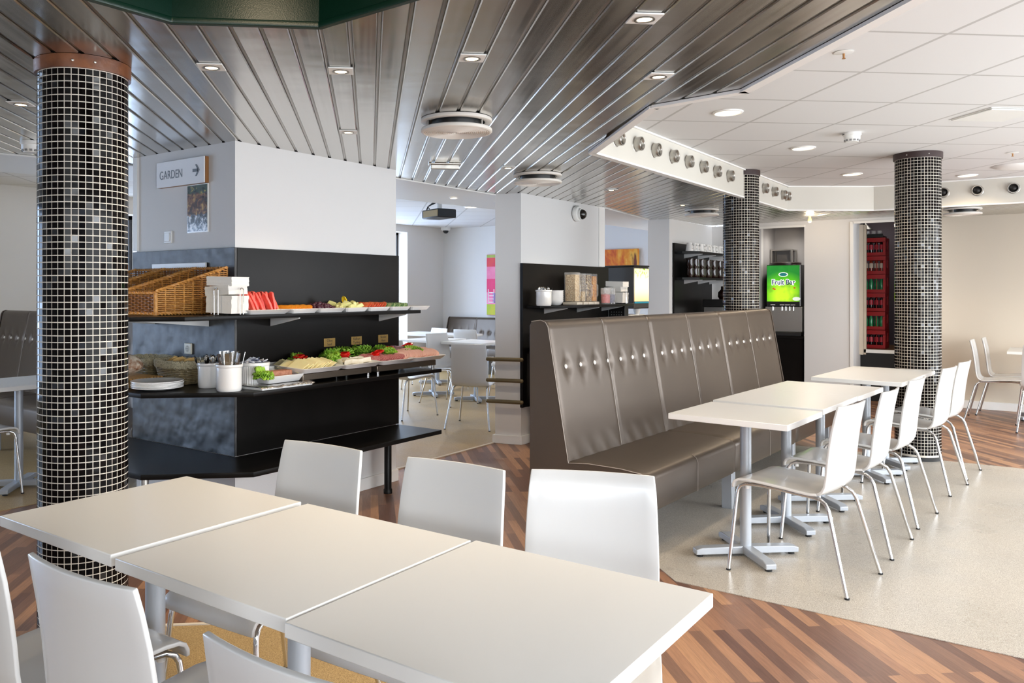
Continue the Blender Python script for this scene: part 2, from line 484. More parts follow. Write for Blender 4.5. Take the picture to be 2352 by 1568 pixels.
# left wall with its windows and glazed door
mb = MB()
ops = [(-1.8, 1.6, .25, 2.45), (5.35, 6.14, 0, 2.47), (7.0, 9.2, .35, 2.56), (9.6, 11.6, .35, 2.56)]  # third opening is an unseen window added to brighten the back room
y = -3
for a, b, z0, z1 in ops:
    mb.box(-9.9, -9.6, y, a, 0, 2.8)
    if z0: mb.box(-9.9, -9.6, a, b, 0, z0)
    mb.box(-9.9, -9.6, a, b, z1, 2.8); y = b
mb.box(-9.9, -9.6, y, 13, 0, 2.8)
struct('wall_left', mb, mat('pale_grey_wall', '#e4e0da', .75, bump=(180, .08)))
M_frame = mat('dark_window_frame', '#2c2a2c', .45)
for i, (a, b, z0, z1) in enumerate(ops):
    fm = MB(); fw = .05
    for p in ((a, a + fw, z0, z1), (b - fw, b, z0, z1), (a, b, z0, z0 + fw), (a, b, z1 - fw, z1)): fm.box(-9.88, -9.82, p[0], p[1], p[2], p[3])
    n = 3 if b - a > 3 else (2 if b - a > 1 else 1)
    for k in range(1, n): yy = a + (b - a) * k / n; fm.box(-9.88, -9.82, yy - .025, yy + .025, z0, z1)
    wn = struct('window_%d' % (i + 1) if i != 1 else 'door_1', fm, M_frame)
    g = MB().box(-9.855, -9.849, a + fw, b - fw, z0 + fw, z1 - fw).build('pane', M_pane, wn)
struct('wall_back', MB().box(-9.6, -4.33, 12.7, 12.9, 0, 2.8), M_wall)
struct('wall_front', MB().box(-9.6, -1.6, -3.2, -3, 0, 2.8).box(-1.6, 2.3, -3.2, -3, 0, 1.6).box(-1.6, 2.3, -3.2, -3, 2.4, 2.8).box(2.3, 2.6, -3.2, -3, 0, 2.8), M_wall)

# serving pier
struct('wall_pier', MB().prism([(-5.2, 3.287), (-4.12, 3.287), (-4.12, 4.84), (-5.2, 4.84)], 0, ZS), M_wall)
struct('trim_6', MB().box(-5.22, -5.17, 3.272, 3.30, 1.76, ZS - .001), M_whitepaint)
struct('baseboard_pier', MB().box(-5.215, -4.105, 3.272, 4.855, 0, .09), M_whitepaint, bevel=.004)
# second pier with its baseboard
P2 = [(-4.37, 6.62), (-4.12, 6.69), (-4.10, 8.43), (-4.37, 8.43)]
struct('wall_pillar', MB().prism(P2, 0, ZS), M_wall)
struct('baseboard_pillar', MB().prism([(-4.39, 6.60), (-4.105, 6.675), (-4.085, 8.43), (-4.39, 8.43)], 0, .085), M_whitepaint, bevel=.004)
struct('trim_7', MB().prism([(-4.1, 8.30), (-4.088, 8.30), (-4.085, 8.432), (-4.1, 8.432)], 1.75, ZS), M_whitepaint)
# third pier, recess, niche and the walls of the far end
struct('wall_pillar', MB().prism([(-4.33, 10.22), (-4.06, 10.28), (-4.05, 11.9), (-4.33, 11.9)], 0, ZS), M_wall)
struct('wall_recess', MB().box(-4.33, -3.35, 11.9, 12.0, 0, ZS), M_wall)
M_nich = mat('grey_niche', '#b5b4b6', .7)
mb = MB(); mb.box(-3.45, -3.352, 11.79, 12.6, 0, ZS).box(-2.728, -2.68, 11.801, 12.6, 0, ZS).box(-3.45, -2.68, 12.6, 12.7, 0, ZS).box(-3.45, -2.68, 11.8, 12.7, ZS, ZS + .05)
struct('wall_niche', mb, M_nich)
mb = MB()
mb.box(-3.35, -2.73, 11.7, 11.8, 2.36, ZS).box(-2.73, -2.13, 11.7, 11.8, 0, ZS).box(-2.19, -2.13, 11.8, 12.2, 0, ZS).box(-2.13, -1.30, 11.7, 11.8, 2.37, ZS).box(-1.40, -1.30, 11.7, 12.15, 0, ZS)
struct('wall_end', mb, M_wall)
struct('trim_8', MB().box(-3.36, -2.72, 11.685, 11.7, 2.34, 2.37).box(-2.165, -2.125, 11.685, 11.705, 0, 2.38).box(-2.13, -1.30, 11.685, 11.7, 2.355, 2.385), M_whitepaint)
struct('door_2', MB().box(-2.13, -2.085, 12.12, 12.22, .62, 2.37).box(-2.11, -2.06, 12.18, 12.24, .62, 2.37), M_cream)
mb = MB(); mb.box(-1.30, 2.8, 12.15, 12.3, 0, 2.8)
struct('wall_right', mb, M_cream)
struct('baseboard_right', MB().box(-1.30, 2.8, 12.125, 12.15, 0, .10), M_whitepaint, bevel=.004)
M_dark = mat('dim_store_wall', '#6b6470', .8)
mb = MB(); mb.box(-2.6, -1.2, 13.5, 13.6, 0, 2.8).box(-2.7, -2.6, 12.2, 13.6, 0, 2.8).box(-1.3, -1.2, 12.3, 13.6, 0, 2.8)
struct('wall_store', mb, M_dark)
struct('floor_store', MB().box(-2.6, -1.2, 12.22, 13.5, .0, .685), mat('store_floor', '#7a5a3e', .6))
struct('trim_9', MB().box(-2.13, -1.2, 12.18, 12.22, .645, .69), M_whitepaint)
struct('trim_10', MB().box(-2.13, -1.2, 12.19, 12.219, 0, .645), M_black)

# window side of the room, right of the camera (outside the frame)
mb = MB(); ops2 = [(-1.6, 1.0, .35, 2.42), (1.5, 4.3, .35, 2.42), (4.8, 7.6, .35, 2.42), (8.1, 11.2, .35, 2.42)]
y = -3
for a, b, z0, z1 in ops2:
    mb.box(2.6, 2.8, y, a, 0, 2.8).box(2.6, 2.8, a, b, 0, z0).box(2.6, 2.8, a, b, z1, 2.8); y = b
mb.box(2.6, 2.8, y, 12.3, 0, 2.8)
struct('wall_window', mb, M_wall)
for i, (a, b, z0, z1) in enumerate(ops2):
    fm = MB(); fw = .05
    for p in ((a, a + fw, z0, z1), (b - fw, b, z0, z1), (a, b, z0, z0 + fw), (a, b, z1 - fw, z1), ((a + b) / 2 - .03, (a + b) / 2 + .03, z0, z1)): fm.box(2.66, 2.72, p[0], p[1], p[2], p[3])
    struct('window_%d' % (i + 5), fm, M_frame)
def portal(x, y0, y1, z0, z1, rz):
    L = bpy.data.lights.new('portal', 'AREA'); L.shape = 'RECTANGLE'; L.size = y1 - y0; L.size_y = z1 - z0; L.energy = 1
    L.cycles.is_portal = True
    o = bpy.data.objects.new('portal', L); C.objects.link(o); o.location = (x, (y0 + y1) / 2, (z0 + z1) / 2)
    o.rotation_euler = (PI / 2, 0, rz)
for a, b, z0, z1 in ops2: portal(2.64, a, b, z0, z1, PI / 2)
for a, b, z0, z1 in ops: portal(-9.8, a, b, z0, z1, -PI / 2)

L = bpy.data.lights.new('portal', 'AREA'); L.shape = 'RECTANGLE'; L.size = 3.9; L.size_y = .8; L.cycles.is_portal = True
o = bpy.data.objects.new('portal', L); C.objects.link(o); o.location = (.35, -3.05, 2.0); o.rotation_euler = (PI / 2, 0, 0)
fm = MB()
for x in (-1.6, -.32, .98, 2.25): fm.box(x, x + .05, -3.15, -3.08, 1.6, 2.4)
for z in (1.6, 2.35): fm.box(-1.6, 2.3, -3.15, -3.08, z, z + .05)
struct('window_9', fm, M_frame)
# ------------------------------------------------------------------ tiled columns
def column(x, y, r, top, label, ring, screws):
    t = thing('tiled_column', label, 'column', (x, y, 0)); t['kind'] = 'thing'
    p = .0266; n = max(20, round(2 * PI * r / p)); rows = int((top - .06) / p)
    ang = 2 * PI / n; rng = random.Random(int(r * 1e4) + int(x * 10))
    g = MB().lathe([(r, .0), (r, top)], n=n * 2).build('grout', M_grout, t, smooth=True)
    b = MB(); gap = .0027
    zt = top - .055
    for k in range(n):
        for j in range(rows):
            z1 = zt - j * p - gap / 2; z0 = z1 - p + gap
            if z0 < .03: break
            a0 = k * ang + gap / r / 2; a1 = (k + 1) * ang - gap / r / 2; e = .0008
            tl = rng.gauss(0, .00015); tv = rng.gauss(0, .00012); mi = 1 if rng.random() < .08 else 0
            def q(a, z, rr): return (rr * math.cos(a), rr * math.sin(a), z)
            da = e / r
            o = [b.bm.verts.new(q(a, z, r - .001)) for a, z in ((a0, z0), (a1, z0), (a1, z1), (a0, z1))]
            i = [b.bm.verts.new(q(a, z, r + .0012 + u)) for a, z, u in ((a0 + da, z0 + e, -tl - tv), (a1 - da, z0 + e, tl - tv), (a1 - da, z1 - e, tl + tv), (a0 + da, z1 - e, -tl + tv))]
            b.face(i, mi)
            for m in range(4): b.face([o[m], o[(m+1) % 4], i[(m+1) % 4], i[m]], mi)
    b.build('tiles', [M_tile, M_tile2], t)
    rr = r + .012
    rg = MB().lathe([(r, top - .054), (rr, top - .054), (rr + .001, top - .03), (rr + .001, top - .001), (r, top - .001)], n=64).build('ring', ring, t, smooth=True)
    s = MB()
    for a in screws: s.lathe([(0, .003), (.005, .002), (.006, 0)], (0, 0, 0), 10)
    if screws:
        s.bm.free(); 
        for a in screws:
            m = Matrix.Rotation(a, 4, 'Z') @ Matrix.Translation((rr + .001, 0, top - .028)) @ Matrix.Rotation(PI / 2, 4, 'Y')
            MB().lathe([(0, .003), (.004, .0025), (.006, 0), (.004, -.001)], n=10).xf(m).build('screw', M_steel, rg)
    MB().lathe([(r, .001), (r + .006, .001), (r + .006, .035), (r, .038)], n=48).build('base_band', M_black, t, smooth=True)
    return t
column(-3.252, 1.81, .174, ZS, 'black mosaic column at left beside the white tables with reddish wood ring', M_wood, (-.72, -.28))
column(-2.57, 8.42, .172, ZW, 'black mosaic column behind the far end of the long taupe banquette', M_woodring2, (-1.2,))
column(-.985, 8.265, .18, ZW, 'black mosaic column at right behind the last white chairs of the row', M_woodring2, (-1.9, -1.0))

# ------------------------------------------------------------------ tables
BASE = {}
def table(x, y, sx, sy, rz, label, group, z=.80):
    t = thing('square_table', label, 'table', (x, y, 0), R(rz), group)
    o = MB().box(-sx/2, sx/2, -sy/2, sy/2, z - .032, z).build('tabletop', M_lam, t, bevel=.0025)
    def part(nm, fn, m, par=t, **kw):
        if nm not in BASE: BASE[nm] = fn().build(nm.rstrip('0123456789'), m, par, **kw)
        else:
            c = BASE[nm].copy(); C.objects.link(c); c.parent = par
            return c
        return BASE[nm]
    part('mounting_plate', lambda: MB().box(-.15, .15, -.15, .15, z - .042, z - .033), M_pole)
    part('pole', lambda: MB().lathe([(.03, .05), (.03, z - .042)], n=24), M_pole, smooth=True)
    for k in range(4):
        m = Matrix.Rotation(PI / 4 + k * PI / 2, 4, 'Z')
        a = part('foot_arm%d' % k, lambda: MB().extrude_y([(0, .018), (.295, .018), (.295, .046), (.26, .056), (0, .06)], -.029, .029).xf(m), M_pole, bevel=.004)
        p = m @ Vector((.265, 0, 0))
        part('foot%d' % k, lambda: MB().lathe([(.0, .0045), (.018, .0045), (.018, .014), (.008, .019), (0, .019)], (p.x, p.y, 0), 12), M_rubber, a, smooth=True)
    return t
G1 = 'white tables in the foreground row'; G2 = 'white tables along the taupe banquette'
table(-2.253, 1.489, .607, .662, 0, 'white square table in front of the black mosaic column, farthest of the foreground three', G1)
table(-1.598, 1.484, .639, .667, 0, 'white square table in the middle of the three foreground tables', G1)
table(-.943, 1.481, .65, .689, 0, 'nearest white square table, its bright right edge ending above the parquet', G1)
table(-1.393, 4.65, .642, .612, -3, 'white square table nearest the camera along the taupe banquette', G2)
table(-1.372, 5.42, .648, .76, -3, 'second white table along the banquette, joined behind the nearest one', G2)
table(-1.325, 6.13, .655, .65, -3.5, 'third white table along the banquette, carrying a faint green reflection', G2)
table(-1.212, 7.19, .645, .665, -4, 'fourth white table along the banquette, starting after the gap', G2)
table(-1.17, 7.795, .645, .55, -4, 'farthest white table of the banquette row beside the mosaic column', G2)

# ------------------------------------------------------------------ chairs
def chair_proto():
    t = thing('side_chair', 'x', 'chair')
    prof = [(.262, .437), (.261, .455), (.252, .472), (.232, .483), (.19, .487), (.10, .483), (0, .476), (-.08, .468), (-.135, .464), (-.168, .468), (-.19, .484), (-.203, .51), (-.211, .56), (-.217, .63), (-.226, .71), (-.238, .79), (-.252, .86), (-.264, .912)]
    wid = [.212, .213, .214, .214, .214, .213, .211, .209, .207, .206, .205, .205, .205, .205, .203, .20, .196, .190]
    rows = []; N = 12
    for i, ((y, z), w_) in enumerate(zip(prof, wid)):
        k = max(0, min(1, (i - 8) / 5))               # how far into the back
        row = []
        for j in range(N + 1):
            u = -1 + 2 * j / N
            yy = y - .022 * k * (1 - u * u); zz = z - .010 * (1 - k) * (1 - u * u) * (1 if i > 3 else .3)
            row.append((u * w_, yy, zz))
        rows.append(row)
    b = MB(); b.grid(rows[9:]); b.build('backrest', M_chair, t, smooth=True, solid=.013, bevel=.003)
    b = MB(); b.grid(rows[:10]); b.build('seat', M_chair, t, smooth=True, solid=.013, bevel=.003)
    for s in (-1, 1):
        pts = [(s*.248, .268, .004), (s*.203, .243, .40), (s*.200, .239, .428), (s*.196, .228, .448), (s*.190, .20, .461), (s*.184, .12, .464), (s*.175, .01, .457)]
        l = MB().tube(pts, .0095, 10).build('leg', M_chrome, t, smooth=True)
        MB().lathe([(0, 0), (.0115, 0), (.0115, .012), (0, .014)], (s*.248, .268, 0), 10).build('foot_cap', M_rubber, l, smooth=True)
        pts = [(s*.245, -.325, .004), (s*.192, -.222, .395), (s*.187, -.205, .425), (s*.183, -.178, .443), (s*.178, -.14, .448), (s*.175, -.06, .452), (s*.172, .02, .456)]
        l = MB().tube(pts, .0095, 10).build('leg', M_chrome, t, smooth=True)
        MB().lathe([(0, 0), (.0115, 0), (.0115, .012), (0, .014)], (s*.245, -.325, 0), 10).build('foot_cap', M_rubber, l, smooth=True)
    fr = MB()
    for yy, zz in ((.09, .457), (-.09, .447)): fr.tube([(-.178, yy, zz), (0, yy, zz - .004), (.178, yy, zz)], .008, 8)
    fr.build('seat_frame', M_chrome, t, smooth=True)
    for s in (-1, 1): MB().lathe([(0, .43), (.013, .432), (.014, .455), (0, .455)], (s*.165, .205, 0), 12).build('bumper', M_plastic, t, smooth=True)
    return t
ch0 = chair_proto(); used = []
def chair(x, y, rz, label, group):
    if not used:
        used.append(1); ch0.location = (x, y, 0); ch0.rotation_euler = (0, 0, R(rz)); ch0['label'] = label; ch0['group'] = group; return ch0
    return dup(ch0, (x, y, 0), R(rz), label, group)
g = 'white chairs at the foreground tables'
chair(-2.155, 1.862, 182.5, 'white lacquered chair by the black mosaic column, its back towards the buffet bench', g)
chair(-1.575, 1.90, 183, 'white chair behind the middle foreground table, between two other white backs', g)
chair(-1.065, 2.065, 202, 'white chair turned slightly, its back before the end of the taupe banquette', g)
chair(-2.195, 1.155, 0, 'white chair cut by the left edge of the photo, seat under the far table', g)
chair(-1.602, 1.142, 2, 'white chair whose whole back shows at the lower left over a column', g)
chair(-.955, 1.115, 2, 'white chair at the bottom edge showing only the top of its back', g)
g = 'white chairs facing the banquette tables'
chair(-1.09, 4.55, 82, 'white chair nearest the camera in the row facing the banquette', g)
chair(-1.03, 5.30, 86, 'second white chair in the row facing the banquette', g)
chair(-.985, 6.06, 84, 'third white chair in the row facing the banquette', g)
chair(-.90, 7.13, 82, 'fourth white chair in the row facing the banquette, just before the column', g)
chair(-.855, 7.79, 83, 'last white chair in the row, overlapping the mosaic column at right', g)
g = 'white chairs at the far right wall'
chair(-.52, 11.20, -91, 'white chair in warm light by the right wall, the nearer of the pair', g)
chair(-.44, 11.76, -91, 'white chair deepest in the right corner, beside the wall and its twin', g)
chair(-.10, 10.66, 2, 'white chair cut by the right edge of the photo, back turned', g)
table(-.12, 11.5, .66, .85, 0, 'white table at the right edge against the warm lit wall', 'white table at the right wall')

# back room seen past the buffet pier
table(-6.25, 9.0, .66, .70, 0, 'white table in the back room half hidden by the white pier', 'white tables in the back room')
table(-7.03, 9.07, .64, .70, 0, 'white table in the back room behind the food trays, only its base showing', 'white tables in the back room')
table(-7.9, 10.3, 1.3, .66, 0, 'long white table in front of the dark bench of the back room', 'white tables in the back room')
table(-5.95, 6.35, .64, .64, 0, 'white table in the back room, only a foot visible past the black pier', 'white tables in the back room')
g = 'white chairs in the back room'
chair(-6.36, 8.56, -100, 'white back room chair side on beside the grey table pole', g)
chair(-5.10, 7.32, 20, 'white back room chair nearest the white pier, seen from behind', g)
chair(-6.15, 7.42, -5, 'white back room chair just past the end of the ham trays', g)
chair(-7.55, 9.55, 165, 'white back room chair with its back against the pale left wall', g)
chair(-8.4, 9.7, -10, 'small bluish white back room chair at the long far table', g)
chair(-6.95, 9.95, 5, 'cream white back room chair behind the table in the centre', g)
chair(-6.55, 10.55, 190, 'white back room chair under the colourful abstract picture', g)
chair(-6.05, 9.65, 180, 'white back room chair half hidden by the pier, below the colourful picture', g)
# left side seating
table(-6.25, 2.97, .66, .66, 0, 'white table at the left edge of the photo before the grey bench', 'white table at the far left')
chair(-6.27, 2.62, 0, 'white chair at the left edge with only seat corner and chrome leg showing', 'white chair at the far left')

# ------------------------------------------------------------------ benches
def bench(x, y, rz, sec, nsec, label, nbut=7, top=1.30):
    t = thing('banquette', label, 'bench', (x, y, 0), R(rz))
    fr = [(.112, top - .02), (.125, top - .05), (.245, .50)]
    for s in range(nsec):
        y0 = s * sec; y1 = y0 + sec; ny = 72; nz = 44
        zb, zt = .47, top
        bz = min(1.02, top - .28); by = [y0 + sec * (.11 + .78 * k / (nbut - 1)) for k in range(nbut)]
        path = [(.0, .24), (.0, top - .035), (.008, top - .012), (.03, top), (.075, top + .002), (.105, top - .01), (.122, top - .035)]
        for k in range(1, nz): q = k / (nz - 1); path.append((.122 + (.262 - .122) * q, top - .035 - (top - .035 - .455) * q))
        rows = []
        for j in range(ny + 1):
            yy = y0 + sec * j / ny; e = min(yy - y0, y1 - yy)
            rows.append([])
            for i, (px, pz) in enumerate(path):
                dx = 0
                if i >= 3:
                    dx -= .014 * math.exp(-(e / .011) ** 1.5)
                    mid = abs(yy - (y0 + sec / 2)); dx -= .006 * math.exp(-(mid / .008) ** 2)
                    for b_ in by:
                        r2 = (yy - b_) ** 2 + (pz - bz) ** 2
                        if r2 < .02: dx -= .020 * math.exp(-r2 / .0011) + .006 * math.exp(-((yy - b_) ** 2 / .0006 + max(0, abs(pz - bz) - .02) ** 2 / .004))
                    if pz < .62: dx += .004 * math.sin(yy * 37 + pz * 20) * (.62 - pz) / .15
                rows[-1].append((px + dx, yy, pz + (dx * .5 if 3 <= i < 7 else 0)))
        m = MB(); vs = m.grid(rows)
        m.face([v for v in vs[0]]); m.face([v for v in vs[-1]][::-1])
        bk = m.build('back_cushion', M_leather, t, smooth=True, angle=60)
        for b_ in by:
            MB().ball((0, 0, 0), .0145, 1, 1, .55, 8).xf(Matrix.Translation((.165 - .014, b_, bz)) @ Matrix.Rotation(R(80), 4, 'Y')).build('button', M_button, bk, smooth=True)
        sm = MB()
        for yy in ((y0, y0 + sec / 2) if s else (y0 + sec / 2,)):
            pts = [(.112 - .004, yy, top - .01), (.118, yy, top - .035), (.19, yy, .87), (.258, yy, .46)]
            sm.tube([(p[0] + (-.011 if yy == y0 else -.004), p[1], p[2]) for p in pts], .003, 6)
        sm.build('seam', M_pip, bk, smooth=True)
        # seat
        path = [(.05, .25), (.745, .25), (.752, .27), (.760, .43), (.752, .455), (.725, .472), (.60, .484), (.40, .486), (.20, .476)]
        rows = []
        for j in range(41):
            yy = y0 + sec * j / 40; e = min(yy - y0, y1 - yy)
            rows.append([(px - (.008 * math.exp(-(e / .01) ** 1.5) if px > .7 else 0), yy, pz - .008 * math.exp(-(e / .012) ** 1.5) * (pz > .4)) for px, pz in path])
        m = MB(); vs = m.grid(rows); m.face(vs[0]); m.face(vs[-1][::-1])
        se = m.build('seat_cushion', M_leather, t, smooth=True, angle=50)
        MB().tube([(.762, y0 + sec * .5, .255), (.762, y0 + sec * .5, .43), (.752, y0 + sec * .5, .458), (.725, y0 + sec * .5, .4745)], .0018, 6).build('seam', M_pip, se, smooth=True)
    L = sec * nsec
    # side panels follow the profile of back and seat
    sp = [(-.004, .20), (-.004, top - .03), (.01, top - .005), (.075, top + .004), (.108, top - .008), (.126, top - .035), (.266, .475), (.40, .488), (.60, .487), (.725, .475), (.755, .458), (.763, .43), (.755, .25), (.30, .20)]
    for yy in (-.012, L): MB().extrude_y(sp, yy, yy + .012).build('side_panel', M_leather, t, bevel=.004)
    ps = MB()
    ps.tube([(a, -.013, b) for a, b in sp[2:13]], .0025, 6)
    ps.build('piping', M_pip, t, smooth=True)
    for yy in ([.30] if nsec == 1 else []) + [sec * k + (.3 if k == 0 else 0) for k in range(nsec)] + [L - .3]:
        if yy == .3 and nsec > 1: continue
        for xx in (.10, .70): MB().box(xx - .035, xx + .035, yy - .035, yy + .035, .0, .25).build('leg', M_pole, t, bevel=.003)
    return t
bench(-2.545, 4.25, -2.3, 1.372, 3, 'long high backed taupe leatherette banquette with pearl buttons and silver legs')
bench(-9.0, 4.22, -90, 1.15, 3, 'grey high backed banquette at far left behind the mosaic column', 7, 1.27)
bench(-9.35, 12.66, -90, 1.3, 3, 'low dark bench along the back room wall under the colourful picture', 7, .98)
# ------------------------------------------------------------------ serving station on the black pier
def slab(name, poly, z0, z1, m, label, cat, bevel=.002):
    return tag(MB().prism(poly, z0, z1).build(name, m, bevel=bevel), label, cat)
t = thing('wall_panelling', 'black lacquered panelling around the buffet pier, blotchy reflections on its left face', 'panel', (-4.12, 3.287, 0))
MB().box(-1.10, .02, -.02, -.0005, .445, 1.751).build('left_panel', M_blackboard, t, bevel=.002)
MB().box(.0005, .02, -.0, 1.565, .445, 1.751).build('front_panel', M_blacklam, t, bevel=.002)
ZC = .90; ZB = 1.337
cp = [(-5.25, 2.9), (-4.95, 2.63), (-4.12, 2.63), (-3.67, 3.06), (-3.665, 4.83), (-4.099, 4.83), (-4.099, 3.266), (-5.25, 3.266)]
t = thing('buffet_ledge', 'low black ledge wrapping the pier below the counter, on a black tube leg', 'ledge', (-3.915, 4.508, 0))
MB().prism([(x + 3.915, y - 4.508) for x, y in cp], .414, .444).build('board', M_blacklam, t, bevel=.002)
MB().lathe([(0, .0), (.032, .0), (.032, .03), (.027, .036), (.027, .413), (0, .414)], n=20).build('leg', M_blacklam, t, smooth=True)
MB().lathe([(0, .0), (.03, .0), (.03, .03), (.026, .036), (.026, .413), (0, .414)], (-.6, -1.6, 0), 20).build('leg', M_steel, t, smooth=True)
t = thing('buffet_counter', 'black buffet counter with cut corner holding plates, crocks and cold cut trays', 'counter', (-3.9, 3.3, 0))
MB().prism([(x + 3.9, y - 3.3) for x, y in cp], .874, ZC).build('board', M_blacklam, t, bevel=.002)
for x, y in ((-4.42, 3.266), ): MB().prism([(x + 3.9 - .006, -.034), (x + 3.9 + .006, -.034), (x + 3.9 + .006, -.38), (x + 3.9 - .006, -.38)], .83, .873).build('bracket', M_bracket, t)
sp_ = [(-5.2, 2.72), (-4.85, 2.5), (-4.03, 2.5), (-3.81, 2.70), (-3.80, 4.75), (-4.099, 4.75), (-4.099, 3.266), (-5.2, 3.266)]
t = thing('buffet_shelf', 'upper black shelf on white brackets carrying wicker baskets and fruit platters', 'shelf', (-3.9, 3.3, 0))
MB().prism([(x + 3.9, y - 3.3) for x, y in sp_], 1.312, ZB).build('board', M_blacklam, t, bevel=.002)
def wedge_x(x0, x1, y, zt, d, th=.012): return MB().extrude_y([(x0, zt), (x1, zt), (x1, zt - .008), (x0, zt - d)], y - th / 2, y + th / 2)
for yy in (3.56, 4.62): wedge_x(-.199, .07, yy - 3.3, 1.3115, .062).build('bracket', M_bracket, t, bevel=.001)
for xx in (-4.36, -4.95):
    MB().extrude_y([(0, 1.3115), (.60, 1.3115), (.60, 1.305), (0, 1.25)], -.006, .006).xf(Matrix.Translation((xx + 3.9, -.034, 0)) @ Matrix.Rotation(-PI / 2, 4, 'Z')).build('bracket', M_bracket, t, bevel=.001)

# signs, poster, switch, socket and price tags on the pier
t = thing('direction_sign', 'white board with the word GARDEN and a right arrow on the grey pier', 'sign', (-4.645, 3.262, 2.262))
MB().box(-.258, .258, -.012, -.001, -.085, .085).build('board', mat('sign_white', '#f2f3f6', .3), t, bevel=.001)
MB().box(-.258, .262, -.001, .024, -.085, .085).build('backing', mat('sign_edge', '#9a6a3c', .5), t)
text('GARDEN', .08, M_greyink, t, face_mtx((-.095, -.0125, -.008), 0, -1), 'lettering', sx=.8)
a = MB(); 
for q in ([(-.045, .010), (.012, .010), (.012, -.010), (-.045, -.010)], [(.028, 0), (.0, .038), (-.018, .038), (.008, 0), (-.018, -.038), (.0, -.038)]): a.prism(q, 0, .0012)
a.xf(face_mtx((.188, -.0125, 0), 0, -1)).build('arrow', M_greyink, t)
t = thing('wall_poster', 'small glossy vertical poster in brown, green and white below the GARDEN sign', 'poster', (-4.49, 3.28, 2.018))
MB().box(-.109, .109, -.004, .006, -.157, .157).build('laminate', M_porc, t)
def m_poster():
    q = NT('poster_print'); b = q.b; b.inputs['Roughness'].default_value = .15
    v = q.obj()
    br = q.noise(v, 26, 3, .55, .6)
    brown = q.ramp(br.outputs['Fac'], [(.3, lin('#20120f')), (.46, lin('#4a2c20')), (.56, lin('#8a5c3c')), (.66, lin('#c9a25c'))])
    gr = q.ramp(br.outputs['Fac'], [(.35, lin('#15251a')), (.6, lin('#2d4a35')), (.7, lin('#cdb25a'))])
    wh = q.ramp(br.outputs['Fac'], [(.4, lin('#20242e')), (.5, lin('#9fa8b4')), (.58, lin('#eef0f3'))])
    sp = q.n('ShaderNodeSeparateXYZ'); q.l(v, sp.inputs[0])
    wv = q.n('ShaderNodeMath', operation='MULTIPLY_ADD', i_1=.07); q.l(br.outputs['Fac'], wv.inputs[0]); q.l(sp.outputs['Z'], wv.inputs[2])
    f1 = q.ramp(wv.outputs[0], [(.0, (0, 0, 0)), (.005, (1, 1, 1))])
    m1 = q.n('ShaderNodeMath', operation='GREATER_THAN', i_1=-.008); q.l(wv.outputs[0], m1.inputs[0])
    m2 = q.n('ShaderNodeMath', operation='GREATER_THAN', i_1=.135); q.l(wv.outputs[0], m2.inputs[0])
    c = q.mix(m1.outputs[0], wh, brown); c = q.mix(m2.outputs[0], c, gr)
    q.l(c, b.inputs['Base Color']); return q.m
MB().box(-.104, .104, -.0052, -.0041, -.150, .152).build('print', m_poster(), t)
t = thing('light_switch', 'square white rocker switch on the grey side of the buffet pier', 'switch', (-4.815, 3.286, 1.842))
MB().box(-.042, .042, -.012, -.0, -.042, .042).build('plate', M_plastic, t, bevel=.004)
MB().box(-.028, .028, -.017, -.012, -.03, .03).build('rocker', M_plastic, t, bevel=.003)
t = thing('wall_socket', 'cream double power socket on the black panel above the bread baskets', 'socket', (-4.562, 3.266, 1.10))
MB().box(-.036, .036, -.014, .0, -.036, .036).build('plate', mat('socket_cream', '#e9e3d0', .4), t, bevel=.004)
s = MB()
MB().lathe([(.022, 0), (.022, .001), (.0, .001)], n=20).xf(face_mtx((0, -.0142, 0), 0, -1)).build('recess', mat('socket_shadow', '#c9c2ae', .5), t)
s = MB()
for dx, dy in ((-.009, 0), (.009, 0), (0, .014), (0, -.014)): s.lathe([(.003, .002), (0, .002)], (dx, dy, 0), 8)
s.xf(face_mtx((0, -.0148, 0), 0, -1)).build('contact', M_black, t)
for (y, body, lb) in ((4.092, 'Okse\nbeef', 'small brass tag reading Okse beef, leftmost of three on the black panel'), (4.368, 'Kalkun\nTurkey', 'small brass tag reading Kalkun Turkey, middle of three on the black panel'), (4.662, 'Skinke\nHam', 'small brass tag reading Skinke Ham, rightmost of three on the black panel')):
    t = thing('price_tag', lb, 'tag', (-4.099, y, 1.116), 0, 'brass food tags')
    MB().box(.0, .004, -.055, .055, -.03, .03).build('plate', M_gold, t, bevel=.001)
    text(body, .026, M_ink, t, face_mtx((.0042, 0, .0), 1, 0), ext=.0004)
tag(MB().box(-4.96, -4.37, 3.25, 3.262, ZB + .003, 1.662).build('white_board', M_plastic, bevel=.002), 'plain white board leaning on the black panel behind the wicker baskets', 'board')

# ---------------- wicker display baskets
def wicker_wall(b, p0, p1, h0, h1, z, stakes, strands, r=.006, mi=0):
    p0 = Vector(p0); p1 = Vector(p1); L = (p1 - p0).length; n = Vector((-(p1 - p0).y, (p1 - p0).x)).normalized()
    for i in range(stakes + 1):
        q = p0.lerp(p1, i / stakes); hh = h0 + (h1 - h0) * i / stakes
        b.tube([(q.x, q.y, z), (q.x, q.y, z + hh)], r * .7, 5, mi)
    N = stakes * 4
    for k in range(strands):
        zz = z + .006 + k * (max(h0, h1) - .012) / strands
        pts = []
        for i in range(N + 1):
            q = p0.lerp(p1, i / N); hh = h0 + (h1 - h0) * i / N
            if zz > z + hh - .004:
                if len(pts) > 2: b.tube(pts, r * .55, 5, mi)
                pts = []; continue
            o = math.sin(PI * i / 4 + (k % 2) * PI) * r * .9
            pts.append((q.x + n.x * o, q.y + n.y * o, zz))
        if len(pts) > 2: b.tube(pts, r * .55, 5, mi)
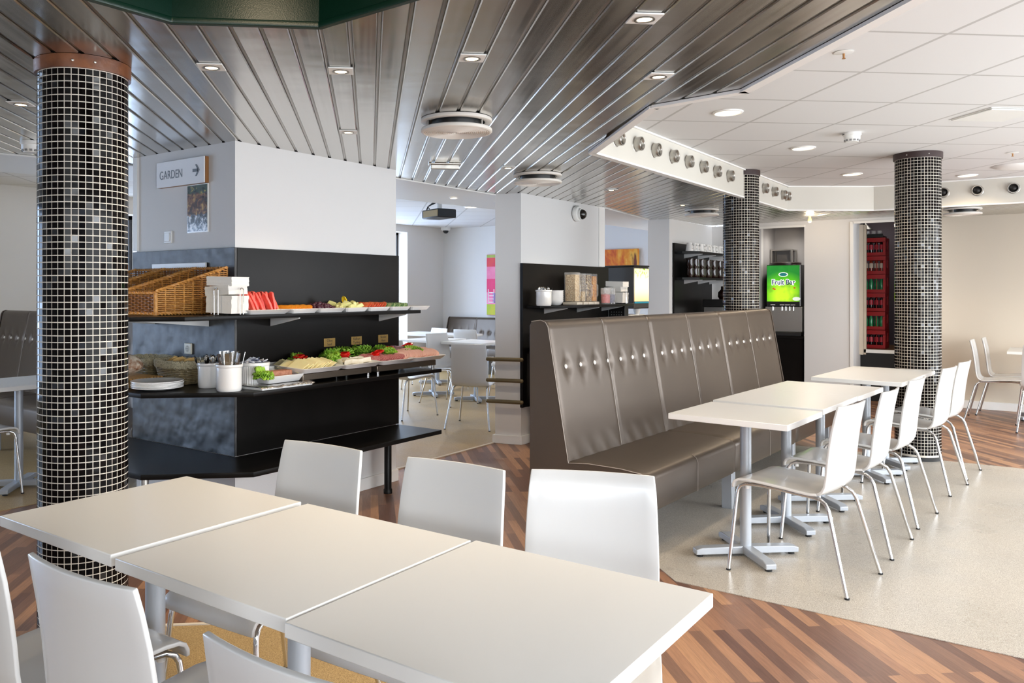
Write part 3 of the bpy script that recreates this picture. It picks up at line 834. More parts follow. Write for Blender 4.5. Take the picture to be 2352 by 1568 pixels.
def rope(b, a, c, r, mi=0, turns=30):
    a = Vector(a); c = Vector(c); d = (c - a); u = d.orthogonal().normalized(); w_ = d.normalized().cross(u)
    for ph in (0, PI):
        b.tube([a + d * (i / (turns * 4)) + (u * math.cos(i * PI / 2 * .5 + ph) + w_ * math.sin(i * PI / 2 * .5 + ph)) * r * .6 for i in range(turns * 4 + 1)], r * .7, 5, mi)
def display_basket(x0, x1, label):
    t = thing('wicker_basket', label, 'basket', ((x0 + x1) / 2, 2.96, ZB + .002), 0, 'slanted wicker display baskets')
    hx = (x1 - x0) / 2 - .013; y0, y1 = -.24, .26
    for nm, a, b_, h0, h1, st, m in (('front', (-hx, y0), (hx, y0), .115, .115, 9, M_wickd), ('side', (hx, y0), (hx, y1), .125, .27, 8, M_wick), ('back', (hx, y1), (-hx, y1), .27, .27, 9, M_wickd), ('side', (-hx, y1), (-hx, y0), .27, .125, 8, M_wick)):
        q = MB(); wicker_wall(q, a, b_, h0, h1, .012, st, int(max(h0, h1) / .0115), .007)
        o = q.build(nm, m, t, smooth=True)
    q = MB(); rope(q, (hx, y0, .135), (hx, y1, .285), .009, 0, 22); rope(q, (-hx, y0, .135), (-hx, y1, .285), .009, 0, 22); rope(q, (-hx, y0, .128), (hx, y0, .128), .008, 0, 16); rope(q, (-hx, y1, .283), (hx, y1, .283), .008, 0, 16)
    q.build('rim', M_wick, t, smooth=True)
    q = MB(); q.box(-hx, hx, y0, y1, .006, .012); rope(q, (-hx, y0, .009), (hx, y0, .009), .009, 0, 16); rope(q, (hx, y0, .009), (hx, y1, .009), .008, 0, 22); q.tube([(hx, y0, 0), (hx, y0, .13)], .012, 8); q.tube([(-hx, y0, 0), (-hx, y0, .13)], .012, 8)
    q.build('bottom', M_wick, t, smooth=True)
    return t
display_basket(-4.435, -4.10, 'slanted honey wicker basket nearest the napkins, side fully in view')
display_basket(-4.775, -4.44, 'slanted wicker basket in the middle of the three on the upper shelf')
display_basket(-5.115, -4.78, 'slanted wicker basket half hidden by the mosaic column')

# ---------------- napkins
M_nap = mat('napkin_paper', '#edebe6', .85, bump=(90, .15)); M_napk = mat('kraft_napkin', '#cdbfae', .85, bump=(90, .15))
def napkins(x, y, z, rz, label, sc_=1):
    t = thing('napkin_holder', label, 'napkin holder', (x, y, z), rz)
    rng = random.Random(3)
    zz = .012; nb = 0
    for hgt, m, rx in ((.10, M_nap, 2), (.052, M_nap, -3), (.052, M_nap, 1.5)):
        b = MB(); rows = []
        for k in range(9):
            s_ = (.5 + .5 * math.cos(PI * (k / 8 - .5)) ** .6); w_ = .088; d_ = .078; j = rng.uniform(-.0012, .0012)
            rows.append([(sx * w_ + j, sy * d_ + j, zz + hgt * k / 8) for sx, sy in ((-1, -1), (-.3, -1.02), (.4, -.99), (1, -1), (1.01, .3), (1, 1), (-.2, 1), (-1, 1), (-1.02, 0))])
        vs = b.grid(rows, closed=True); b.face(vs[0]); b.face(vs[-1])
        o = b.xf(Matrix.Rotation(R(rx), 4, 'Y') @ Matrix.Rotation(R(rx), 4, 'Z')).build('napkin_stack', m, t, smooth=True, angle=60)
        zz += hgt + .001
    fr = MB()
    for a in range(4):
        m = Matrix.Rotation(a * PI / 2, 4, 'Z'); r_ = .104 if a % 2 == 0 else .094
        pts = [(r_, -.014, .004), (r_, -.014, .14), (r_, -.010, .15), (r_, 0, .154), (r_, .010, .15), (r_, .014, .14), (r_, .014, .004)]
        fr.tube([m @ Vector(p) for p in pts], .0028, 6)
        fr.tube([m @ Vector((0, 0, .004)), m @ Vector((r_, 0, .004))], .0028, 6)
    fr.build('wire_frame', M_chrome, t, smooth=True)
    if sc_ != 1: t.scale = (sc_,) * 3
    return t
napkins(-3.91, 3.062, ZB + .001, R(12), 'wire holder of white napkins between wicker baskets and watermelon', 1.03)

# ---------------- platters
def platter(x, y, z, sx, sy, label, h=.026, g='white platters on the upper shelf', tilt=0, name='platter'):
    o = MB(); a = (sx / 2, sy / 2); rows = []
    for kx, zz in ((.84, 0), (.86, .004), (1.0, h), (.985, h + .002), (.96, h - .003), (.84, .007), (.2, .006)):
        ex, ey = a[0] - (1 - kx) * a[1], a[1] * kx
        if kx == .2: ex, ey = a[0] * .2, a[1] * .2
        c = .012 * kx
        rows.append([(s1 * (ex - (c if i else 0)), s2 * (ey - (0 if i else c)), zz) for s1, s2, i in ((-1, -1, 0), (-1, -1, 1), (1, -1, 1), (1, -1, 0), (1, 1, 0), (1, 1, 1), (-1, 1, 1), (-1, 1, 0))])
    vs = o.grid(rows, closed=True); o.face(vs[-1]); o.face(vs[0])
    o = o.build(name, M_porc, smooth=True, angle=35, loc=(x, y, z)); o.rotation_euler = (0, tilt, 0)
    return tag(o, label, 'platter', g)
ys = [3.135, 3.475, 3.710, 3.959, 4.184, 4.414, 4.644, 4.874]
pl = ['white platter of red watermelon wedges beside the napkins', 'white platter of orange slices next to the watermelon', 'white platter of dark grapes on the upper shelf', 'white platter of pale melon and pineapple pieces', 'white platter of sliced tomatoes on the upper shelf', 'white platter of cucumber slices on the upper shelf', 'white platter at the very end, jutting past the black shelf']
for i in range(7): platter(-3.945, (ys[i] + ys[i+1]) / 2, ZB + .001, .29, ys[i+1] - ys[i] - .004, pl[i])
def one(name, mb, m, label, cat, g, **kw): return tag(mb.build(name, m, **kw), label, cat, g)
def scatter(proto, spots):
    for i, (x, y, z, rx, ry, rz) in enumerate(spots):
        o = proto if i == 0 else dup(proto)
        o.location = (x, y, z); o.rotation_euler = (rx, ry, rz)
rng = random.Random(11)
M_melon = mat('watermelon_flesh', '#ee5a50', .35, var=(40, '#f58275', .8), sss=.1); M_rind = mat('watermelon_rind', '#c5d68a', .4)
b = MB(); pr = [(-.05, 0), (-.045, .006), (.045, .006), (.05, 0)]
w1 = MB().prism([(-.05, .0), (.05, .0), (.046, .05), (.02, .118), (-.005, .122), (-.04, .06)], -.0075, .0075).xf(Matrix.Rotation(PI / 2, 4, 'X'))
w1 = one('watermelon_wedge', w1, M_melon, 'red watermelon wedge standing on the platter beside the napkins', 'watermelon', 'watermelon wedges', bevel=.003)
MB().prism([(-.053, -.006), (.053, -.006), (.051, .006), (-.051, .006)], -.0078, .0078).xf(Matrix.Rotation(PI / 2, 4, 'X')).build('rind', M_rind, w1, bevel=.002)
spots = []
for k in range(13): spots.append((-3.94 + rng.uniform(-.03, .03) + (.05 if k in (2, 3) else 0), 3.175 + k * .0215, ZB + .017, R(rng.uniform(-6, 22) + (18 if k == 3 else 0)), R(rng.uniform(-9, 9)), R(rng.uniform(-25, 12))))
for k in range(5): spots.append((-4.02, 3.19 + k * .05, ZB + .02, R(rng.uniform(-10, 4)), 0, R(rng.uniform(-10, 10))))
scatter(w1, spots)
M_or = mat('orange_flesh', '#f0920f', .35, var=(60, '#f7b23c', .7)); M_orp = mat('orange_peel', '#ea8205', .45, bump=(300, .2))
o1 = one('orange_slice', MB().lathe([(0, .0), (.034, 0), (.0345, .004), (.034, .009), (0, .009)], n=20), M_or, 'round orange slice lying on the platter next to the watermelon', 'orange slice', 'orange slices', smooth=True)
MB().lathe([(.0345, 0), (.0375, .001), (.0375, .008), (.0345, .009)], n=20).build('peel', M_orp, o1, smooth=True)
scatter(o1, [(-3.88 - .055 * (k // 6), 3.50 + .034 * (k % 6), ZB + .026 + .002 * (k % 3), R(24 + rng.uniform(-5, 5)), R(8), 0) for k in range(18)])
M_grape = mat('dark_grape', '#3a1626', .25, coat=.2, var=(25, '#5c2a3a', .8))
g1 = one('grape', MB().ball((0, 0, 0), .0155, 1, 1, 1.15, 10), M_grape, 'dark red grape heaped on the platter between oranges and melon', 'grape', 'dark grapes', smooth=True)
spots = []
for k in range(46):
    a = rng.uniform(0, 2 * PI); q = rng.random() ** .5
    x, y = -3.945 + .115 * q * math.cos(a), 3.836 + .105 * q * math.sin(a)
    spots.append((x, y, ZB + .022 + .045 * (1 - q) * rng.random() ** .5 + .004, rng.uniform(0, 3), rng.uniform(0, 3), 0))
scatter(g1, spots)
M_pine = mat('melon_flesh', '#e2dd9a', .4, var=(40, '#cfd488', .7), sss=.1)
p1 = one('melon_piece', MB().prism([(-.035, 0), (.035, 0), (.026, .028), (-.026, .028)], -.011, .011).xf(Matrix.Rotation(PI / 2, 4, 'X')), M_pine, 'pale green melon wedge on the platter in the middle of the shelf', 'melon piece', 'melon pieces', bevel=.005)
spots = []
for k in range(20): spots.append((-3.945 + rng.uniform(-.09, .10), 4.07 + rng.uniform(-.085, .085), ZB + .016 + .032 * rng.random() * (1 if k > 8 else .2), R(rng.uniform(-40, 40)), R(rng.uniform(-30, 30)), rng.uniform(0, 3)))
scatter(p1, spots)
M_lem = mat('lemon_yellow', '#f2d32c', .35)
one('lemon_wedge', MB().lathe([(0, -.035), (.016, -.022), (.022, 0), (.016, .022), (0, .035)], n=12, a0=0, a1=PI).xf(Matrix.Translation((-3.93, 4.065, ZB + .075)) @ Matrix.Rotation(.3, 4, 'X')), M_lem, 'bright yellow lemon wedge standing on top of the pale melon', 'lemon', None, smooth=True, angle=30)
M_tom = mat('tomato_flesh', '#e0653a', .3, var=(50, '#f08a58', .8)); M_toms = mat('tomato_skin', '#cf4524', .2, coat=.3)
t1 = one('tomato_slice', MB().lathe([(0, 0), (.031, 0), (.031, .007), (0, .007)], n=20), M_tom, 'overlapping tomato slice on the platter between melon and cucumber', 'tomato slice', 'tomato slices', smooth=True)
MB().lathe([(.031, -.0003), (.0335, .002), (.0335, .005), (.031, .0073)], n=20).build('skin', M_toms, t1, smooth=True)
spots = []
for c in range(4):
    for k in range(8): spots.append((-4.03 + .055 * c, 4.21 + .026 * k, ZB + .034 + .004 * (c % 2), R(40 + rng.uniform(-6, 6)), R(rng.uniform(-5, 5)), R(rng.uniform(-14, 14))))
scatter(t1, spots)
M_cuc = mat('cucumber_flesh', '#b9cf8e', .3, var=(60, '#d6e2b0', .7)); M_cucs = mat('cucumber_skin', '#2f6a26', .3)
c1 = one('cucumber_slice', MB().lathe([(0, 0), (.026, 0), (.026, .005), (0, .005)], n=20), M_cuc, 'overlapping cucumber slice on the platter near the shelf end', 'cucumber slice', 'cucumber slices', smooth=True)
MB().lathe([(.026, -.0003), (.0285, .001), (.0285, .004), (.026, .0053)], n=20).build('skin', M_cucs, c1, smooth=True)
spots = []
for c in range(5):
    for k in range(10): spots.append((-4.04 + .047 * c, 4.45 + .019 * k, ZB + .031 + .003 * (c % 2), R(44 + rng.uniform(-6, 6)), R(rng.uniform(-5, 5)), R(rng.uniform(-14, 14))))
scatter(c1, spots)

# ---------------- lower counter: warming trays and cold cuts
M_tray = mat('bronze_tray', '#8d8072', .28, .85)
for y0, y1, lb in ((3.50, 4.13, 'brown metal cooling tray on short posts under the cheese platters'), (4.19, 4.85, 'brown metal cooling tray on short posts under the ham platters')):
    t = thing('cooling_tray', lb, 'tray', (-3.90, (y0 + y1) / 2, ZC), 0, 'brown cooling trays')
    hy = (y1 - y0) / 2
    MB().box(-.165, .165, -hy, hy, .022, .062).build('body', M_tray, t, bevel=.003)
    for sx in (-.15, .15):
        for sy in (-hy + .02, hy - .02): MB().lathe([(0, .0005), (.012, .0005), (.012, .0215), (0, .0215)], (sx, sy, 0), 12).build('post', M_chrome, t, smooth=True)
yy = [3.46, 3.83, 4.19, 4.55, 4.92]
ZP = ZC + .075
nm = ['white rectangular plate of pale cheese slices on the brown tray', 'white rectangular plate of sandwich wedges and white cheese', 'white rectangular plate of dark red salami slices', 'white rectangular plate of pink ham at the counter end']
for i in range(4): platter(-3.885, (yy[i] + yy[i+1]) / 2, ZP, .40, yy[i+1] - yy[i] - .004, nm[i], .03, 'white plates on the cooling trays', R(2.5))
M_lett = mat('lettuce_leaf', '#79ad2a', .45, var=(30, '#a6cf4a', .9), sss=.05)
def lettuce(x, y, z, r, label, seed):
    rg = random.Random(seed); b = MB()
    for k in range(14):
        a0 = rg.uniform(0, 2 * PI); el = rg.uniform(.1, 1.3); L = r * rg.uniform(.7, 1.1); rows = []
        d = Vector((math.cos(a0) * math.cos(el), math.sin(a0) * math.cos(el), math.sin(el))); s = Vector((-math.sin(a0), math.cos(a0), 0)); n_ = d.cross(s)
        for i in range(6):
            q = i / 5; wd = L * .62 * math.sin(.25 + q * 1.9); row = []
            for j in range(13):
                u = -1 + j / 6; f = q ** 1.5 * r * .18
                off = math.sin(j * 2.1 + k + i) * f + (u * u) * r * .12 - q * q * r * .2
                p = d * (L * q * (1 - .15 * u * u)) + s * (u * wd) + n_ * off
                row.append((x + p.x, y + p.y, z + max(p.z, -.004)))
            rows.append(row)
        b.grid(rows)
    return one('lettuce', b, M_lett, label, 'lettuce', 'lettuce garnishes', smooth=True, angle=180, solid=.0015)
LET = [(-4.03, 3.72, .05, 'curly lettuce sprig behind the cheese slices at the left'), (-3.87, 3.90, .055, 'curly lettuce between cheese and the white sandwich wedges'), (-4.02, 4.03, .075, 'big curly lettuce below the brass tag reading Okse beef'), (-4.03, 4.17, .075, 'curly lettuce against the panel, between first and middle brass tag'),
       (-4.03, 4.36, .078, 'tall curly lettuce right under the middle brass tag'), (-3.86, 4.44, .06, 'curly lettuce lying on the front edge of the salami plate'), (-4.03, 4.55, .06, 'curly lettuce behind the ham, left of the third brass tag'), (-4.04, 4.68, .05, 'small lettuce sprig under the tag reading Skinke Ham'), (-3.87, 4.74, .065, 'dark curly lettuce in the middle of the ham plate')]
for i, (x, y, r_, lb) in enumerate(LET): lettuce(x, y, ZP + .035, r_ * 1.22, lb, i)
M_chs = mat('pale_cheese', '#efe0a4', .45, var=(8, '#f4e9bd', .8), sss=.1)
c1 = one('cheese_slice', MB().box(-.055, .055, -.05, .05, 0, .006), M_chs, 'pale yellow cheese slice fanned on the leftmost tray plate', 'cheese slice', 'cheese slices', bevel=.002)
spots = []
for r_ in range(3):
    for k in range(8): spots.append((-3.98 + .085 * r_, 3.53 + .034 * k, ZP + .022 + .005 * r_, R(26 + rng.uniform(-9, 9)), R(rng.uniform(4, 20)), R(rng.uniform(-15, 15))))
scatter(c1, spots)
M_brie = mat('white_brie', '#f4efdf', .5, var=(30, '#e8dcc0', .7))
b1 = one('brie_wedge', MB().prism([(-.05, 0), (.04, -.022), (.04, .022)], 0, .034), M_brie, 'white wedge with creamy side on the plate between cheese and salami', 'cheese wedge', 'white wedges', bevel=.004)
M_fil = mat('dark_filling', '#4a3b20', .6)
scatter(b1, [(-3.80 - .085 * (k // 5) + rng.uniform(-.01, .01), 3.90 + .062 * (k % 5), ZP + .012 + .004 * (k // 5), R(rng.uniform(-12, 12)), R(rng.uniform(-8, 8)), R(rng.uniform(0, 360))) for k in range(13)])
M_sal = mat('salami_meat', '#a4414a', .4, var=(220, '#dfa8a2', .8)); M_ham = mat('pink_ham', '#f0c6ba', .38, var=(14, '#e0a79c', .7), sss=.1); M_hamr = mat('ham_rim', '#dba58a', .5)
s1 = one('salami_slice', MB().lathe([(0, 0), (.036, 0), (.036, .003), (0, .003)], n=20), M_sal, 'speckled red salami slice overlapping others on the third plate', 'salami slice', 'salami slices', smooth=True)
scatter(s1, [(-3.78 - .06 * (k // 13) , 4.22 + .024 * (k % 13), ZP + .03 + .004 * (k // 13), R(30 + rng.uniform(-8, 8)), R(rng.uniform(6, 20)), R(rng.uniform(-12, 12))) for k in range(39)])
rows = []; b = MB()
h1 = MB().lathe([(0, 0), (.058, 0), (.058, .003), (0, .003)], n=22, sx=1, sy=.8)
h1 = one('ham_slice', h1, M_ham, 'pink ham slice overlapping others at the counter end', 'ham slice', 'ham slices', smooth=True)
MB().lathe([(.058, -.0003), (.0595, .0005), (.0595, .0025), (.058, .0033)], n=22, sx=1, sy=.8).build('rim', M_hamr, h1, smooth=True)
spots = []
for c in range(3):
    for k in range(13): spots.append((-3.79 - .09 * c, 4.50 + .031 * k, ZP + .036 + .008 * c, R(30 + rng.uniform(-8, 8)), R(rng.uniform(6, 22)), R(rng.uniform(-14, 14))))
scatter(h1, spots)
M_pep = mat('red_pepper', '#d21a14', .22, coat=.4)
def pring(x, y, z, label):
    b = MB(); rg = random.Random(int(y * 100))
    for k in range(3):
        cx, cy = rg.uniform(-.014, .014), rg.uniform(-.03, .03); pts = []
        for i in range(25):
            a = 2 * PI * i / 24; rr = .03 + .004 * math.cos(4 * a + k); pts.append((x + cx + rr * math.cos(a), y + cy + rr * math.sin(a), z + .012 * k + .006 * math.sin(a)))
        b.tube(pts, .0075, 7)
    return one('pepper_rings', b, M_pep, label, 'pepper', 'red pepper rings', smooth=True)
pring(-4.0, 3.71, ZP + .05, 'red pepper rings on top of the pale cheese slices'); pring(-3.93, 4.05, ZP + .05, 'red pepper rings above the white sandwich wedges'); pring(-3.84, 4.31, ZP + .05, 'red pepper rings lying over the dark salami'); pring(-3.93, 4.54, ZP + .06, 'red pepper rings between salami and ham'); pring(-4.0, 4.83, ZP + .065, 'red pepper rings on the ham at the far counter end')
M_on = mat('red_onion', '#c9a3ac', .35, var=(40, '#8f4a63', .6))
b = MB()
for k in range(12):
    rr = .018 + .003 * (k % 4); b.lathe([(rr - .004, 0), (rr, .002), (rr, .006), (rr - .004, .008)], (-4.0 + rng.uniform(-.03, .03), 4.68 + rng.uniform(-.05, .05), ZP + .055 + rng.uniform(0, .03)), 16)
tag(b.build('onion_rings', M_on, smooth=True), 'purple onion rings heaped behind the ham slices', 'onion', None, 'stuff')

# ---------------- crocks, bowl, jar, foil tray, plates, board, bread, baskets
def spoon(b, x, y, z, tilt, az, kind, L=.19):
    m = Matrix.Translation((x, y, z)) @ Matrix.Rotation(az, 4, 'Z') @ Matrix.Rotation(tilt, 4, 'Y')
    q = MB.__new__(MB); q.bm = b.bm
    n0 = len(b.bm.verts); b.bm.verts.ensure_lookup_table()
    nv = []
    def cb(*a):
        k = len(b.bm.verts); b.box(*a)
    b.box(-.0012, .0012, -.004, .004, 0, L * .62, 0, m)
    if kind == 'spoon':
        rows = []
        for i in range(7):
            q_ = i / 6; w_ = .016 * math.sin(PI * (.08 + .9 * q_)) ** .6; zz = L * .62 + .05 * q_
            rows.append([tuple(m @ Vector((.004 * (1 - u * u) * math.sin(PI * q_), u * w_, zz))) for u in (-1, -.5, 0, .5, 1)])
        b.grid(rows)
    else:
        b.box(-.0012, .0012, -.011, .011, L * .62, L * .74, 0, m)
        for k in range(4): b.box(-.001, .001, -.011 + k * .0063, -.011 + k * .0063 + .003, L * .74, L, 0, m)
def crock(x, y, z, r, h, label, n=0, kind='spoon', cat='crock', g='white cutlery crocks', lcut=None, sc_=1, handle=False):
    t = thing('cutlery_crock', label, cat, (x, y, z), 0, g)
    MB().lathe([(0, .001), (r * .93, .001), (r * .97, .006), (r, .02), (r, h - .018), (r * 1.07, h - .014), (r * 1.09, h - .007), (r * 1.07, h), (r * .96, h), (r * .93, h - .02), (r * .92, .015), (0, .012)], n=36).build('body', M_porc, t, smooth=True)
    return t
def cutlery(x, y, z, r, n, kind, label, g, seed, L=.19):
    rg = random.Random(seed); p = None
    for i in range(n):
        a = rg.uniform(0, 2 * PI); q = r * rg.random() ** .5 * .75; tl = rg.uniform(.06, .30)
        X, Y = x + q * math.cos(a), y + q * math.sin(a)
        if p is None:
            b = MB(); spoon(b, 0, 0, 0, 0, 0, kind, L); p = tag(b.build(kind, M_cut, smooth=True, solid=.0006), label, kind, g); o = p
        else: o = dup(p)
        o.location = (X, Y, z); o.rotation_euler = (0, tl * rg.choice((.6, 1)), rg.uniform(0, 6.28) if kind == 'spoon' else a)
crock(-4.07, 3.05, ZC, .062, .148, 'white crock of spoons, left of the two on the buffet counter')
cutlery(-4.07, 3.05, ZC + .014, .055, 16, 'spoon', 'steel spoon standing in the left white crock on the counter', 'spoons in the left crock', 1, .215)
crock(-3.838, 3.018, ZC, .073, .155, 'white crock of forks, right and larger of the two on the buffet counter')
cutlery(-3.838, 3.018, ZC + .014, .064, 18, 'fork', 'steel fork standing in the right white crock on the counter', 'forks in the right crock', 2, .215)
t = thing('ramekin_bowl', 'white fluted bowl of small blue and white packets behind the lettuce', 'bowl', (-3.915, 3.268, ZC))
rows = []
for r_, z_ in ((.074, .001), (.08, .006), (.088, .125), (.094, .128), (.094, .145), (.086, .146), (.082, .128), (.072, .02), (.01, .018)):
    rows.append([((r_ + (.0022 * math.cos(k * PI) if .006 <= z_ <= .125 else 0)) * math.cos(2 * PI * k / 72), (r_ + (.0022 * math.cos(k * PI) if .006 <= z_ <= .125 else 0)) * math.sin(2 * PI * k / 72), z_) for k in range(72)])
b = MB(); vs = b.grid(rows, closed=True); b.face(vs[0]); b.face(vs[-1]); b.build('body', M_porc, t, smooth=True)
M_pk = mat('packet_white', '#eef1f6', .35, var=(18, '#22305e', .95))
b = MB().box(-.035, .035, -.018, .018, -.004, .004)
p1 = one('sugar_packet', b, M_pk, 'blue and white portion packet heaped in the fluted bowl', 'packet', 'portion packets', bevel=.002)
scatter(p1, [(-3.915 + rng.uniform(-.05, .05), 3.268 + rng.uniform(-.05, .05), ZC + .128 + rng.uniform(0, .03), rng.uniform(-.5, .5), rng.uniform(-.6, .6), rng.uniform(0, 3)) for _ in range(20)])
t = thing('jam_jar', 'small glass jar of brown spread between bowl and cheese plate', 'jar', (-3.965, 3.425, ZC))
MB().lathe([(0, .001), (.075, .001), (.082, .014), (.078, .016), (.0, .006)], n=28).build('saucer', M_porc, t, smooth=True)
MB().lathe([(0, .018), (.038, .018), (.043, .024), (.043, .082), (.037, .094), (.037, .108), (.034, .108), (.034, .094), (.04, .08), (.04, .026), (0, .022)], n=28, sx=1, sy=1).build('glass', mat('jar_glass', '#f4f8f6', .03, alpha=.22, spec=.8), t, smooth=True)
MB().lathe([(0, .023), (.0395, .026), (.0395, .066), (0, .068)], n=24).build('filling', mat('brown_spread', '#4a2412', .25), t, smooth=True)
t = thing('foil_board', 'foil covered board under the pate dish on the counter corner', 'board', (-3.80, 3.33, ZC))
b = MB(); rows = []
rg = random.Random(5)
for i in range(25):
    row = []
    for j in range(15):
        x, y = -.13 + .26 * j / 14, -.21 + .42 * i / 24; e = min(j, 14 - j, 2) / 2
        row.append((x + rg.uniform(-.002, .002), y + rg.uniform(-.002, .002), .006 + .016 * min(1, e + .35) + rg.uniform(-.003, .003) * (1.6 - e)))
    rows.append(row)
b.grid(rows); b.build('foil', M_foil, t, smooth=True, angle=60, solid=.001)
MB().box(-.118, .118, -.198, .198, .001, .014).build('board', M_plastic, t)
platter(-3.80, 3.36, ZC + .026, .155, .30, 'white dish with a brown pate loaf on the foil board', .042, None, 0, 'pate_dish')
t = tag(MB().box(-.038, .038, -.085, .085, 0, .058).build('pate_loaf', mat('brown_pate', '#a26a52', .6, var=(60, '#c08a70', .8), bump=(120, .4)), bevel=.008, loc=(-3.81, 3.365, ZC + .036)), 'coarse brown pate loaf lying in the small white dish', 'pate')
lettuce(-3.775, 3.215, ZC + .06, .075, 'bright curly lettuce hanging over the left edge of the pate dish', 31)
for k in range(6):
    o = MB().lathe([(0, .001), (.085, .001), (.10, .004), (.14, .014), (.148, .017), (.148, .0215), (.138, .0185), (.10, .009), (0, .007)], n=48)
    o = tag(o.build('dinner_plate', M_porc, smooth=True, loc=(-4.215 + rng.uniform(-.003, .003), 2.80 + rng.uniform(-.003, .003), ZC + .001 + .0068 * k)), '%s white plate from the bottom of the stack at the counter front' % ordinal(k), 'plate', 'stack of white plates')
t = thing('bread_board', 'wooden slatted bread board at the left end of the counter', 'board', (-4.66, 2.85, ZC))
M_bw = mat('pale_beech', '#c89a58', .5, var=(9, '#b5803e', .7))
MB().box(-.29, .27, -.15, .15, .001, .045).build('frame', M_bw, t, bevel=.012)
for k in range(11): MB().box(-.26, .24, -.125 + k * .0235, -.125 + k * .0235 + .015, .045, .054).build('slat', M_bw, t, bevel=.002)
t = thing('bread_loaf', 'floured crusty bread loaf on the wooden board beside the column', 'bread', (-4.60, 2.84, ZC + .054))
rows = []
for i in range(13):
    q = i / 12; r_ = .085 * math.sin(PI * min(max(q, .02), .98)) ** .55
    rows.append([(-.12 + .25 * q, r_ * math.cos(2 * PI * k / 24), .062 + r_ * .85 * math.sin(2 * PI * k / 24) * (1 if k < 12 else .7)) for k in range(24)])
b = MB(); vs = b.grid(rows, closed=True); b.face(vs[0]); b.face(vs[-1])
b.build('crust', mat('floury_crust', '#8f5a34', .85, var=(22, '#e6dac6', 1.0), bump=(45, .7), spec=.2), t, smooth=True)
def rattan(x, y, sx, sy, h, rz, label):
    t = thing('rattan_basket', label, 'basket', (x, y, ZC + .002), rz, 'rattan bread baskets')
    b = MB(); n = 60
    for k in range(int(h * .7 / .011)):
        q = k / (h / .011); f = .78 + .22 * q; pts = []
        for i in range(n + 1):
            a = 2 * PI * i / n; c, s = math.cos(a), math.sin(a); e = 1 + .03 * math.sin(i * PI / 2 + (k % 2) * PI)
            pts.append((math.copysign(abs(c) ** .45, c) * sx / 2 * f * e, math.copysign(abs(s) ** .45, s) * sy / 2 * f * e, .006 + k * .011))
        b.tube(pts, .0062, 6, cap=False)
    b.prism([(math.copysign(abs(math.cos(a)) ** .45, math.cos(a)) * sx / 2 * .77, math.copysign(abs(math.sin(a)) ** .45, math.sin(a)) * sy / 2 * .77) for a in [2 * PI * i / 24 for i in range(24)]], 0, .008)
    b.build('weave', M_rattan, t, smooth=True)
    rows = []
    for f, z in ((.70, .012), (.95, h - .005), (1.0, h + .004), (1.05, h), (1.04, h - .03), (1.0, h - .045)):
        rows.append([(math.copysign(abs(math.cos(a)) ** .45, math.cos(a)) * sx / 2 * (f + .008 * math.sin(a * 23)), math.copysign(abs(math.sin(a)) ** .45, math.sin(a)) * sy / 2 * (f + .008 * math.sin(a * 23)), z + .003 * math.sin(a * 17)) for a in [2 * PI * i / 72 for i in range(72)]])
    b = MB(); vs = b.grid(rows, closed=True); b.face(vs[0]); b.build('liner', M_fabric, t, smooth=True, angle=60)
    return t
rattan(-4.40, 3.10, .31, .25, .145, R(0), 'lined rattan basket of sliced bread beside the spoon crock')
rattan(-4.78, 3.11, .34, .25, .145, R(0), 'lined rattan basket behind the bread loaf, half behind the column')
M_toast = mat('bread_slice', '#e3bf7c', .8, var=(20, '#c99a52', .7))
b1 = one('bread_slice', MB().prism([(-.05, -.045), (.05, -.045), (.052, .02), (.03, .05), (-.03, .05), (-.052, .02)], -.006, .006), M_toast, 'thick bread slice poking out of the lined rattan basket', 'bread slice', 'bread slices', bevel=.003)
scatter(b1, [(-4.47 + .032 * k, 3.09 + rng.uniform(-.02, .02), ZC + .105 + rng.uniform(-.01, .015), R(70), R(rng.uniform(-15, 15)), R(75 + rng.uniform(-15, 15))) for k in range(6)])
# ------------------------------------------------------------------ second pier: cereal shelf
t = thing('wall_panelling', 'black panel on the second white pier behind the cereal dispensers', 'panel', (-4.12, 6.69, 0))
m = Matrix.Rotation(R(-.66), 4, 'Z')
MB().box(.002, .032, -.02, 1.80, .36, 1.745).xf(m).build('board', M_blacklam, t, bevel=.002)
t = thing('cereal_shelf', 'black shelf with cut corner on three white brackets, holding crock, bowls and cereals', 'shelf', (-4.08, 6.70, 0))
MB().prism([(0, .02), (.14, .04), (.29, .22), (.32, 1.72), (.28, 1.88), (.02, 1.88)], 1.312, ZB).build('board', M_blacklam, t, bevel=.002)
for yy in (.36, 1.05, 1.62): wedge_x(.004, .26, yy, 1.3115, .06).build('bracket', M_bracket, t, bevel=.001)
t = thing('black_cupboard', 'open black cupboard below the second pier counter, half behind the banquette', 'cupboard', (-4.056, 6.72, 0))
for q in ((0, .40, .05, .08, .36, .87), (0, .40, 1.78, 1.81, .36, .87), (0, .40, .05, 1.81, .36, .39), (0, .45, .02, 1.85, .872, .898), (.37, .395, .9, 1.78, .39, .87)): MB().box(*q).build('panel', M_blacklam, t, bevel=.002)
MB().box(0, .3, .07, 1.8, .001, .358).build('plinth', M_wall, t)
